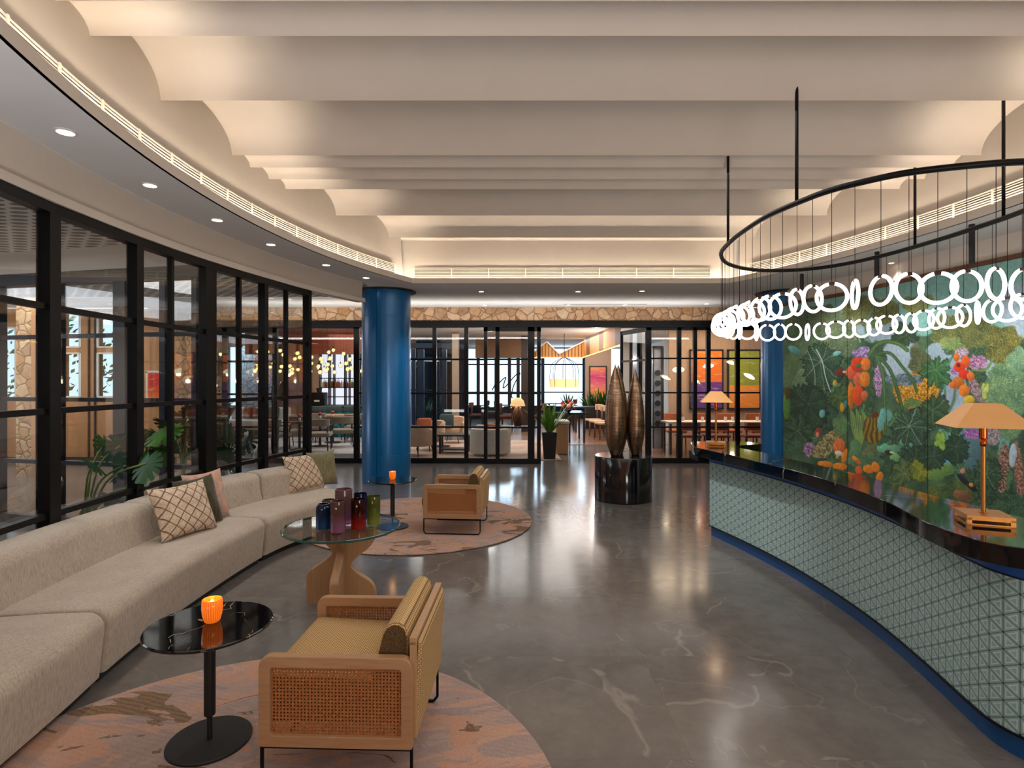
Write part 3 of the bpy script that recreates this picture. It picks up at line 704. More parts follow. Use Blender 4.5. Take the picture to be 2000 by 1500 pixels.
# ------------------------------------------------------------------ rear glazed partition, Y = 11
YB = 11.05
def X11(px): return (px - 1000) / F * YB
def Z11(py): return EYE - (py - HY) / F * YB
beam = MB(); a, b = X11(335), X11(1502); beam.box(((a+b)/2, YB, (Z11(627)+Z11(640))/2), (b-a, 0.16, Z11(627)-Z11(640)))
struct('trim_3', beam, MT['black'])
def partition(name, label, px0, px1, posts, bars, head=None, foot=(896, 905), panes=True, Y=YB):
    s = struct(name); s['label'] = label
    for c, w in posts:
        x = X11(c); ww = w / F * YB
        obj('post', MB().box((x, Y, Z11(640)/2), (ww, 0.07, Z11(640))), MT['black'], s)
    x0, x1 = X11(px0), X11(px1)
    for c, w in bars:
        obj('transom', MB().box(((x0+x1)/2, Y, Z11(c)), (x1-x0, 0.04, w / F * YB)), MT['black'], s)
    if head: obj('head_rail', MB().box(((x0+x1)/2, Y, (Z11(640)+Z11(head))/2), (x1-x0, 0.07, Z11(640)-Z11(head))), MT['black'], s)
    obj('sill_rail', MB().box(((x0+x1)/2, Y, 0.05), (x1-x0, 0.08, 0.10)), MT['black'], s)
    if panes: gl(s, MB().box(((x0+x1)/2, Y, Z11(640)/2), (x1-x0, 0.008, Z11(640))))
    return s
partition('window_3', 'black gridded glazing in front of the bar lounge, far left', 424, 541, [(440, 10), (538, 9)], [(706, 4), (770, 4), (834, 4)], head=650)
partition('window_4', 'tall black-framed clear pane in front of the bar shelves', 541, 703, [(697, 11)], [], head=642)
partition('window_5', 'black gridded glazing right of the left blue column', 703, 945, [(849, 8), (911, 8)], [(702, 3.4), (768, 3.4), (834, 3.4)])
d1 = partition('door_1', 'sliding glazed door with a thick black head and signature logo', 945, 1056, [(949, 7), (972, 8), (1037, 13), (1052, 7)], [(702, 3.4), (768, 3.4), (834, 3.4)], head=648, Y=YB-0.08)
partition('window_6', 'black gridded glazing of the private dining room', 1262, 1503, [(1266, 11), (1326, 8), (1357, 7), (1383, 8), (1440, 8), (1498, 9)], [(700, 3), (767, 3), (834, 3)], head=645)
# folded leaves standing open at the right of the opening
d2 = struct('door_2'); d2['label'] = 'folded glazed door leaf standing open right of the entrance'
for px, Y in ((1214, 12.2), (1232, 11.9), (1247, 11.6), (1264, 11.2)):
    p = P(px, 0, Y); obj('post', MB().box((p.x, Y, 1.34), (0.06, 0.05, 2.68)), MT['black'], d2)
pa, pb = P(1214, 0, 12.2), P(1264, 0, 11.2)
for z in (2.64, 2.03, 1.37, 0.71, 0.06): obj('transom', MB().beam((pa.x, pa.y, z), (pb.x, pb.y, z), 0.04, 0.04 if 0.1 < z < 2.5 else 0.09), MT['black'], d2)
gl(d2, MB().beam((pa.x, pa.y, 1.35), (pb.x, pb.y, 1.35), 0.006, 2.6))
# the signature-style M on the door glass
def px11(x, y): return ((x - 1000) / F * (YB - 0.1), YB - 0.1, EYE - (y - HY) / F * (YB - 0.1))
def pen(pts, r): 
    c = catmull([px11(*q) for q in pts], 8); n = len(c); return MB().tube(c, r, 6)
sg = MB()
o_ = 780; s_ = 0.16
def q(x, y): return (780 + x * s_, 600 + y * s_)
k1 = [q(1132, 1015), q(1160, 960), q(1185, 925), q(1172, 960), q(1168, 985), q(1215, 930), q(1262, 880), q(1300, 858), q(1285, 905), q(1270, 960), q(1268, 985), q(1300, 965), q(1340, 920), q(1400, 850), q(1450, 805), q(1472, 805), q(1455, 850), q(1415, 915), q(1385, 990), q(1372, 1050), q(1368, 1090), q(1382, 1110)]
sg = pen(k1, 0.011)
obj('logo', sg, MT['black'], d1, smooth=True)
def text(name, body, size, loc, rot, m, parent=None, depth=0.001, align='CENTER'):
    c = bpy.data.curves.new(name, 'FONT'); c.body = body; c.size = size; c.extrude = depth; c.align_x = align
    o = bpy.data.objects.new(name, c); COL.objects.link(o); c.materials.append(m); o.location = loc; o.rotation_euler = rot
    if parent: o.parent = parent
    return o

# side walls of the rooms behind
struct('wall_dining_left', MB().box((2.85, 12.8, 1.525), (0.08, 0.6, 3.05)), MT['darkwood'])
t = NT('dining_wallcover'); v = t.coord('Object', (60, 60, 3)); t.base(t.ramp(t.noise(v, 2, 3), [(0.3, S(172, 142, 120)), (0.7, S(188, 160, 138))])); t.b.inputs['Roughness'].default_value = 0.8; MT['dinwall'] = t.m
struct('wall_dining_back', MB().box((P(1420, 0, 14).x + 0.35, 14.06, 1.525), (P(1500, 0, 14).x - P(1290, 0, 14).x + 0.9, 0.1, 3.05)), MT['dinwall'])
struct('wall_dining_right', MB().box((7.0, 12.6, 1.525), (0.1, 3, 3.05)), MT['dinwall'])
struct('wall_restaurant_side', MB().box((5.4, 19.4, 1.525), (0.1, 10.6, 3.05)), MT['white'])
struct('floor_dining', MB().box((4.9, 12.6, 0.004), (4.4, 2.9, 0.008)), MT['woodfloor'])
struct('floor_restaurant', MB().box((1.5, 19.6, 0.004), (5.2, 10.8, 0.008)), MT['woodfloor'])
struct('wall_right', MB().box((6.45, 3.5, 1.55), (0.1, 15, 3.1)), MT['plaster'])
# bar lounge back wall
YW = 18.0
MT['tanwall'] = simple('tan_wallcover', S(160, 124, 98), 0.8, var=0.04)
def seg(name, px0, px1, mat, z0=0, z1=3.05, Y=YW, th=0.12):
    a, b = P(px0, 0, Y).x, P(px1, 0, Y).x; return struct(name, MB().box(((a+b)/2, Y, (z0+z1)/2), (b-a, th, z1-z0)), mat)
seg('wall_lounge_tan', 538, 600, MT['tanwall']); seg('wall_lounge_pier', 599, 618, MT['tanwall'], Y=17.4, th=0.5)
seg('wall_lounge_stone', 464, 540, MT['palestone'], 0, 2.75, Y=17.9); seg('wall_lounge_far_left', 408, 446, MT['stone'], Y=YW)
seg('wall_lounge_head', 440, 540, MT['white'], 2.7, 3.05)
seg('wall_bar', 616, 712, MT['white'], Y=18.4)
seg('wall_lounge_mid', 700, 812, MT['tanwall'], Y=18.4)
struct('wall_lounge_left', MB().beam((-7.2, 11.4, 1.53), (-9.65, 18.3, 1.53), 0.1, 3.06), MT['tanwall'])
seg('wall_timber_fascia', 480, 712, MT['redwood'] if 'redwood' in MT else MT['woodwall'], 2.40, 3.05, Y=16.6, th=0.1)
# dark glazed corner right of the column, with planting outside
w7 = struct('window_7'); w7['label'] = 'dark blue framed glazing at the back of the lounge'
for px, w in ((808, 0.1), (822, 0.2), (868, 0.14), (884, 0.08)):
    p = P(px, 0, 17.5); obj('post', MB().box((p.x, 17.5, 1.3), (w, 0.1, 2.6)), MT['navy'], w7)
for y_, h_ in ((675, 0.16), (700, 0.05), (762, 0.05)):
    z = P(0, y_, 17.5).z; a, b = P(800, 0, 17.5).x, P(890, 0, 17.5).x; obj('transom', MB().box(((a+b)/2, 17.5, z), (b-a, 0.08, h_)), MT['navy'], w7)
gl(w7, MB().box((P(845, 0, 17.52).x, 17.52, 1.35), (P(890, 0, 17.5).x - P(800, 0, 17.5).x, 0.01, 2.7)))
seg('wall_lounge_post', 884, 896, MT['beigepost'] if 'beigepost' in MT else MT['dinwall'], Y=16.5, th=0.3)
seg('wall_garden', 750, 892, simple('garden_dusk', S(18, 34, 34), 0.9, var=0.6, nscale=3), 0, 3.05, Y=20.6)
# seaward glazing
w8 = struct('window_8'); w8['label'] = 'bright seaward window wall of the restaurant'
for px in (909, 934, 969, 995, 1012, 1060, 1140):
    p = P(px, 0, 24); obj('mullion', MB().box((p.x, 24, 1.5), (0.14 if px != 1140 else 0.1, 0.12, 3.0)), MT['navy'], w8)
for y_, h_ in ((712, 0.06), (766, 0.05), (797, 0.16)):
    z = P(0, y_, 24).z; obj('transom', MB().box((0.8, 24, z), (6.4, 0.08, h_)), MT['navy'], w8)
gl(w8, MB().box((0.8, 24.05, 1.5), (6.4, 0.01, 3.0)), )
struct('wall_parapet', MB().box((0.4, 24.3, 0.24), (9, 0.2, 0.48)), simple('parapet', S(52, 66, 76), 0.7, var=0.3))
seg('wall_restaurant_art', 1143, 1193, MT['dinwall'], Y=20, th=0.2)
seg('wall_restaurant_right', 1212, 1262, MT['white'], Y=20, th=0.2)
seg('wall_column_mid', 1018, 1032, MT['darkwood'], Y=18, th=0.4)
struct('wall_restaurant_left', MB().box((-2.6, 22.3, 1.5), (0.1, 5.2, 3.05)), MT['navy'])
# zigzag timber ceiling piece with lit edge
t = NT('gold_battens'); v = t.coord('Object'); sp = t.new('ShaderNodeSeparateXYZ'); t.link(v, sp.inputs[0])
bt_ = t.math('GREATER_THAN', t.math('FRACT', t.math('MULTIPLY', sp.outputs[0], 9.0)), 0.3); t.base(t.mix(bt_, S(110, 68, 28), S(196, 136, 66))); t.b.inputs['Roughness'].default_value = 0.5; MT['batten'] = t.m
zz = struct('trim_4'); zz['label'] = 'zigzag timber ceiling fascia over the restaurant'
Yz = 19.0
def pz(px, py, Y=Yz): p = P(px, py, Y); return (p.x, p.z)
for poly in ([(1040, 698), (1040, 690), (1068, 667), (1092, 691), (1140, 667), (1156, 666), (1140, 698)],):
    pts = [pz(*q_) for q_ in poly]; n = len(pts); m = MB()
    m.add([(x, Yz, z) for x, z in pts] + [(x, Yz+0.15, z) for x, z in pts], [tuple(range(n)), tuple(range(2*n-1, n-1, -1))] + [(i, n+i, n+(i+1) % n, (i+1) % n) for i in range(n)])
    obj('panel', m, MT['batten'], zz)
m = MB(); a = P(1140, 698, Yz); b = P(1212, 674, 14.0); m.add([(a.x, a.y, a.z), (b.x, b.y, b.z), (b.x, b.y, 3.04), (a.x, a.y, 3.04)], [(0, 1, 2, 3)]); obj('side_panel', m, MT['batten'], zz)
edge = emis('fascia_glow', (1.0, 0.6, 0.25), 2.2)
obj('edge_light', MB().beam(P(1030, 698.5, Yz-0.03), P(1140, 698.5, Yz-0.03), 0.02, 0.03), edge, zz)
obj('edge_light', MB().beam(a + Vector((-0.02, 0, 0)), b + Vector((-0.02, 0, 0)), 0.02, 0.03), edge, zz)
for poly in ([(1068, 667), (1092, 691)], [(1092, 691), (1140, 667)], [(1040, 690), (1068, 667)]):
    obj('ridge_trim', MB().beam(P(poly[0][0], poly[0][1], Yz-0.02), P(poly[1][0], poly[1][1], Yz-0.02), 0.03, 0.035), MT['white'], zz)
obj('flat_panel', MB().box((P(975, 0, Yz).x, Yz, 2.72), (1.6, 0.1, 0.65)), MT['tanwall'], zz)
# carpets
tag(obj('lounge_rug', MB().box((-0.9, 13.3, 0.006), (3.8, 3.8, 0.012)), MT['carpet']), 'rose patterned lounge carpet behind the glazed partition', 'rug')
tag(obj('bar_rug', MB().box((-5.2, 14.2, 0.006), (4.2, 3.6, 0.012)), MT['carpet2']), 'pale grey lounge carpet under the bar armchairs', 'rug')
# ================================================================== RUGS
def rug(label, c, r, m, rz):
    mb = MB().lathe([(r - 0.02, 0.0), (r, 0.004), (r, 0.012), (r - 0.012, 0.016), (0.001, 0.016)], 96)
    o = obj('round_rug', mb, m, smooth=40, loc=(c[0], c[1], 0.001)); tag(o, label, 'rug'); return o
rug('round rose and terracotta tufted rug under the near cane armchair', (-1.069, 1.997), 1.272, MT['rug1'], 0)
rug('round pink and mauve tufted rug under the far cane armchair', (-1.064, 6.45), 1.29, MT['rug2'], 0)
RZ = 0.018

# ================================================================== SOFA
FP = lerp_pts([(-1.93, 1.3), (-2.0, 2.0), (-2.07, 2.6), (-2.16, 3.2), (-2.205, 3.96), (-2.16, 5.0), (-1.98, 5.6), (-1.66, 6.10)], 20)
def cut(pl, ya, yb, ea=0.012, eb=0.012):
    sub = [p for p in pl if ya + ea < p[1] < yb - eb]
    return [(xat(pl, ya + ea), ya + ea)] + sub + [(xat(pl, yb - eb), yb - eb)]
def arcp(cx, cz, r, a0, a1, n=5): return [(cx + r*math.cos(a0 + (a1-a0)*i/n), cz + r*math.sin(a0 + (a1-a0)*i/n)) for i in range(n+1)]
seat_prof = [(0.60, 0.055), (0.03, 0.055)] + arcp(0.085, 0.315, 0.085, PI, PI/2, 6) + [(0.3, 0.405), (0.5, 0.398), (0.60, 0.39)]
back_prof = [(0.92, 0.06), (0.545, 0.06), (0.545, 0.38), (0.575, 0.50)] + arcp(0.66, 0.585, 0.08, PI*0.97, PI/2, 5) + arcp(0.80, 0.565, 0.10, PI/2, 0, 5) + [(0.92, 0.40)]
plinth_prof = [(0.84, 0.0), (0.07, 0.0), (0.07, 0.06), (0.84, 0.06)]
def sweep_prof(pl, prof, round_=0.035, rend=(1, 1)):
    # resample finely near the ends so the ends can be rounded
    L = [0]
    for a, b in zip(pl, pl[1:]): L.append(L[-1] + math.hypot(b[0]-a[0], b[1]-a[1]))
    T = L[-1]; ss = [0, 0.15*round_, 0.4*round_, round_, 0.0] ; ss = [0, 0.12*round_, 0.35*round_, 0.65*round_, round_]
    n = max(3, int(T / 0.08)); ss = ss + [round_ + (T - 2*round_) * i / n for i in range(1, n)] + [T - x for x in reversed(ss)]
    def pt(s):
        for i in range(len(L) - 1):
            if s <= L[i+1] or i == len(L) - 2:
                u = (s - L[i]) / max(1e-9, L[i+1] - L[i]); a, b = pl[i], pl[i+1]; t = Vector((b[0]-a[0], b[1]-a[1])).normalized()
                return (a[0] + (b[0]-a[0])*u, a[1] + (b[1]-a[1])*u), t
    cx = sum(p[0] for p in prof)/len(prof); cz = sum(p[1] for p in prof)/len(prof); rs = []
    for s in ss:
        (x, y), t = pt(s); e = min(s if rend[0] else 1, T - s if rend[1] else 1); ins = 0
        if e < round_: ins = round_ * (1 - math.sqrt(max(0, 1 - (1 - e/round_)**2)))
        ring = []
        for d, z in prof:
            v = Vector((cx - d, cz - z)); l = v.length; k = min(1, ins / l) if l > 1e-6 else 0
            dd, zz = d + v.x * k, z + v.y * k
            if z < 0.07: zz = z
            ring.append((x - t.y * dd, y + t.x * dd, zz))
        rs.append(ring)
    return MB().rings(rs)
def sofa_mod(label, ya, yb, backs, last=False):
    x, y = xat(FP, (ya+yb)/2), (ya+yb)/2
    t = thing('sofa_section', label, 'sofa', (x - 0.4, y, 0), group='curved linen sofa sections')
    off = Vector((-(x - 0.4), -y, 0))
    def sh(mb): mb.v = [(a + off.x, b + off.y, c) for a, b, c in mb.v]; return mb
    obj('seat', sh(sweep_prof(cut(FP, ya, yb), seat_prof, 0.04)), MT['sofa'], t, smooth=60)
    for a, b in backs: obj('backrest', sh(sweep_prof(cut(FP, a, b, 0.004, 0.004), back_prof, 0.05)), MT['sofa'], t, smooth=60)
    obj('plinth', sh(sweep_prof(cut(FP, ya, yb, 0.03, 0.03), plinth_prof, 0.01)), MT['blackmatte'], t)
    return t
sofa_mod('nearest section of the curved linen sofa, cut by the picture edge', 1.32, 2.98, [(1.32, 2.98)])
sofa_mod('middle section of the curved linen sofa with three cushions at its far end', 2.98, 4.98, [(2.98, 4.36), (4.36, 4.98)])
sofa_mod('far section of the curved linen sofa ending beside the blue column', 4.98, 6.10, [(4.98, 5.52), (5.52, 6.10)])

def pillow(name, label, bl, br, h, lean, m, thick=0.15, roll=0.0, cat='cushion'):
    bl, br = Vector(bl), Vector(br); w = (br - bl).length; ux = (br - bl).normalized(); out = Vector((-ux.y, ux.x, 0)).normalized()
    up = (Vector((0, 0, 1)) * math.cos(lean) + out * math.sin(lean)).normalized(); nn = ux.cross(up).normalized()
    if roll: R = Matrix.Rotation(roll, 3, nn); ux = R @ ux; up = R @ up
    N = 18; vs_ = []; fs_ = []; uv = []
    for s in (1, -1):
        for j in range(N + 1):
            for i in range(N + 1):
                u, v = -1 + 2*i/N, -1 + 2*j/N
                pin = 1 - 0.10 * (1 - abs(v)**2) * abs(u)**3 ; piv = 1 - 0.10 * (1 - abs(u)**2) * abs(v)**3
                b = max(0, (1 - u**4) * (1 - v**4))**0.6
                p = ux * (u * w/2 * pin) + up * (v * h/2 * piv) + nn * (s * thick/2 * b + 0.006 * math.sin(5*u+3*v) * b)
                vs_.append(p); uv.append(((u+1)/2, (v+1)/2))
    n1 = (N+1)**2
    for s in range(2):
        for j in range(N):
            for i in range(N):
                a = s*n1 + j*(N+1) + i; q_ = (a, a+1, a+N+2, a+N+1); fs_.append(q_ if s == 0 else q_[::-1])
    mb = MB(); mb.v = [tuple(p) for p in vs_]; mb.f = fs_
    c = (bl + br)/2 + up * h/2
    o = obj(name, mb, m, smooth=True, loc=c, uv=uv)
    return tag(o, label, cat)
pillow('patterned_cushion', 'large beige cushion with brown diamond stitching on the middle sofa section', (-2.58, 4.15, 0.402), (-2.42, 4.63, 0.402), 0.42, 0.38, MT['diamond'], 0.15)
pillow('velvet_cushion', 'dark olive green velvet cushion behind the near diamond cushion', (-2.60, 4.46, 0.40), (-2.49, 4.86, 0.40), 0.42, 0.30, MT['greenvelvet'], 0.13)
pillow('marbled_cushion', 'pink and silver marbled cushion behind the green velvet one', (-2.63, 4.62, 0.40), (-2.51, 5.02, 0.40), 0.44, 0.26, MT['marbled'], 0.10)
pillow('patterned_cushion', 'beige cushion with brown diamond stitching on the far sofa section', (-2.37, 6.02, 0.40), (-2.13, 6.42, 0.40), 0.41, 0.34, MT['diamond'], 0.14)
pillow('velvet_cushion', 'pale olive velvet cushion beside the sofa end near the column', (-2.25, 6.28, 0.40), (-2.03, 6.58, 0.40), 0.41, 0.20, MT['olivevelvet'], 0.12)

# ================================================================== TABLES
def side_table(label, x, y, floor):
    t = thing('side_table', label, 'side table', (x, y, floor), group='round black marble side tables'); h = 0.533 - floor
    obj('table_top', MB().lathe([(0.235, h-0.022), (0.252, h-0.016), (0.258, h-0.010), (0.258, h-0.004), (0.254, h), (0.0005, h)], 72), MT['bmarble2'], t, smooth=30)
    m = MB().cyl((0, 0, 0.012), 0.0115, 0.2, 20); obj('lower_pole', m, MT['blackmatte'], t, smooth=40)
    obj('pole', MB().lathe([(0.018, 0.112), (0.0235, 0.118), (0.0235, h-0.02)], 24), MT['blackmatte'], t, smooth=40)
    obj('base_plate', MB().lathe([(0.172, 0), (0.172, 0.008), (0.168, 0.012), (0.0005, 0.012)], 64), MT['blackmatte'], t, smooth=40)
    return t
side_table('round black marble side table in front, holding a lit orange candle cup', -1.331, 2.48, RZ)
side_table('far round black side table near the blue column with small orange candle', -1.30, 6.13, RZ)
# candle cups
t = NT('amber_ribbed_glass'); t.base((1.0, 0.16, 0.015, 1)); t.b.inputs['Roughness'].default_value = 0.12
t.b.inputs['Emission Color'].default_value = (1.0, 0.20, 0.012, 1)
g_ = t.coord('Object'); sp = t.new('ShaderNodeSeparateXYZ'); t.link(g_, sp.inputs[0])
at2 = t.math('ARCTAN2', sp.outputs[1], sp.outputs[0]); rib = t.math('ABSOLUTE', t.math('SINE', t.math('MULTIPLY', at2, 13)))
t.link(t.math('MULTIPLY_ADD', rib, 0.6, 0.12), t.b.inputs['Emission Strength']); MT['amber'] = t.m
MT['flame'] = emis('candle_flame', (1.0, 0.55, 0.15), 14)
def candle(label, x, y, z, s=1.0):
    t = thing('candle_cup', label, 'candle holder', (x, y, z), group='lit orange glass candle cups')
    m = MB(); prof = [(0.024, 0.0), (0.031, 0.006), (0.039, 0.035), (0.042, 0.065), (0.040, 0.10), (0.037, 0.102), (0.037, 0.095), (0.039, 0.065), (0.034, 0.03), (0.001, 0.012)]
    n = 52; rs = []
    for r, zz in prof: rs.append([Vector(((r*s + (0.0012 if k % 2 else -0.0006)) * math.cos(2*PI*k/n), (r*s + (0.0012 if k % 2 else -0.0006)) * math.sin(2*PI*k/n), zz*s)) for k in range(n)])
    obj('cup', m.rings(rs), MT['amber'], t, smooth=True)
    obj('wax', MB().cyl((0, 0, 0.014*s), 0.026*s, 0.05*s, 20), simple('wax', S(250, 180, 110), 0.6, emit=(1, 0.4, 0.1, 1), es=1.0), t, smooth=40)
    obj('flame', MB().sphere((0, 0, 0.082*s), 0.008*s, 10, 8, (1, 1, 2)), MT['flame'], t, smooth=True)
    point('candle_glow', (x, y, z + 0.13*s), 0.5*s, (1.0, 0.45, 0.12), 0.02)
candle('lit orange ribbed glass candle cup on the near side table', -1.331, 2.50, 0.534)
candle('small lit orange candle cup on the far side table', -1.30, 6.13, 0.534, 0.85)

# glass-topped coffee table on a wavy crossed oak base
gx, gy = -1.238, 4.10
t = thing('coffee_table', 'round glass coffee table on a wavy crossed oak base, holding coloured vases', 'coffee table', (gx, gy, 0))
tg = glassy('table_glass', (0.93, 0.97, 0.97), 0.07, 0.01, 0.45)
te = simple('glass_edge', S(36, 84, 80), 0.08, spec=0.9, var=0.1)
top = obj('glass_top', MB().lathe([(0.412, 0.536), (0.412, 0.550), (0.0005, 0.550)], 96), tg, t, smooth=30)
obj('glass_edge', MB().lathe([(0.4125, 0.534), (0.4165, 0.537), (0.4165, 0.549), (0.4125, 0.552)], 96, loop=True), te, t, smooth=40)
def wavy(axis_a, ws):
    right = catmull([(0.232, 0, 0.534), (0.235, 0, 0.47), (0.19, 0, 0.40), (0.10, 0, 0.33), (0.055, 0, 0.265), (0.11, 0, 0.20), (0.20, 0, 0.135), (0.232, 0, 0.07), (0.232, 0, 0.0)], 6)
    left = catmull([(-0.232, 0, 0.0), (-0.235, 0, 0.17), (-0.215, 0, 0.225), (-0.12, 0, 0.29), (-0.055, 0, 0.355), (-0.09, 0, 0.42), (-0.17, 0, 0.48), (-0.2, 0, 0.534)], 6)
    poly = [(p.x, p.z) for p in right] + [(p.x, p.z) for p in left]; n = len(poly); c, s = math.cos(axis_a), math.sin(axis_a)
    m = MB(); th = 0.029; V_ = []
    cen = (0, 0.27)
    for off_, ins in ((-th, 0.010), (-th*0.7, 0.002), (-th*0.3, 0), (th*0.3, 0), (th*0.7, 0.002), (th, 0.010)):
        ring = []
        for i, (x, z) in enumerate(poly):
            a = poly[(i-1) % n]; b = poly[(i+1) % n]; tx, tz = b[0]-a[0], b[1]-a[1]; l = math.hypot(tx, tz) or 1
            xx, zz = x - tz/l*-ins*-1, z + tx/l*-ins*-1
            ring.append((c*xx - s*off_, s*xx + c*off_, min(0.534, max(0, zz))))
        V_.append(ring)
    return m.rings(V_)
obj('base_panel', wavy(math.radians(4), 0), MT['oak'], t, smooth=35)
obj('base_panel', wavy(math.radians(94), 0), MT['oak'], t, smooth=35)
# vases
def vaseglass(name, c0, c1, h):
    t = NT(name); v = t.coord('Object'); sp = t.new('ShaderNodeSeparateXYZ'); t.link(v, sp.inputs[0])
    f = t.math('DIVIDE', sp.outputs[2], h); col = t.ramp(f, [(0.1, c1), (0.6, c0), (1.0, c0)])
    tr = t.new('ShaderNodeBsdfTransparent'); t.link(col, tr.inputs[0]); mx = t.new('ShaderNodeMixShader')
    t.base(col); t.b.inputs['Roughness'].default_value = 0.06; t.b.inputs['Coat Weight'].default_value = 0.6; mx.inputs[0].default_value = 0.42
    t.link(tr.outputs[0], mx.inputs[1]); t.link(t.b.outputs[0], mx.inputs[2]); t.link(mx.outputs[0], t.out.inputs[0]); return t.m
def vase(label, x, y, r, h, c0, c1, neck=False):
    pr = [(r*0.96, 0.0), (r, 0.008)]
    if neck: pr += [(r, h-0.03), (r*0.97, h-0.02), (r*0.8, h-0.012), (r*0.78, h), (r*0.72, h), (r*0.72, h-0.016), (r*0.9, h-0.035), (r*0.9, 0.03), (0.001, 0.022)]
    else: pr += [(r, h-0.004), (r*0.98, h), (r*0.93, h), (r*0.91, h-0.006), (r*0.91, 0.03), (0.001, 0.022)]
    o = obj('glass_vase', MB().lathe(pr, 48), vaseglass('vase_glass_%d' % int(x*-1000), c0, c1, h), smooth=35, loc=(x, y, 0.5525))
    tag(o, label, 'vase', 'coloured glass vases on the coffee table')
vase('deep blue glass vase at the left front of the group', -1.345, 4.02, 0.052, 0.175, S(16, 52, 92), S(40, 98, 160), True)
vase('olive glass vase just behind the blue one', -1.345, 4.135, 0.048, 0.18, S(92, 98, 52), S(120, 130, 70))
vase('mauve pink glass vase in front, between blue and red', -1.215, 3.93, 0.051, 0.215, S(126, 84, 84), S(196, 130, 170))
vase('tallest vase, pale mauve glass at the back of the group', -1.243, 4.16, 0.062, 0.255, S(150, 110, 110), S(190, 140, 180))
vase('dark red glass vase at the right front of the group', -1.096, 4.02, 0.051, 0.21, S(64, 16, 14), S(200, 38, 20))
vase('navy blue glass vase behind the red one', -1.150, 4.27, 0.050, 0.20, S(26, 34, 92), S(50, 70, 140))
vase('moss green glass vase at the far right of the group', -1.020, 4.15, 0.048, 0.205, S(112, 124, 50), S(176, 190, 80))

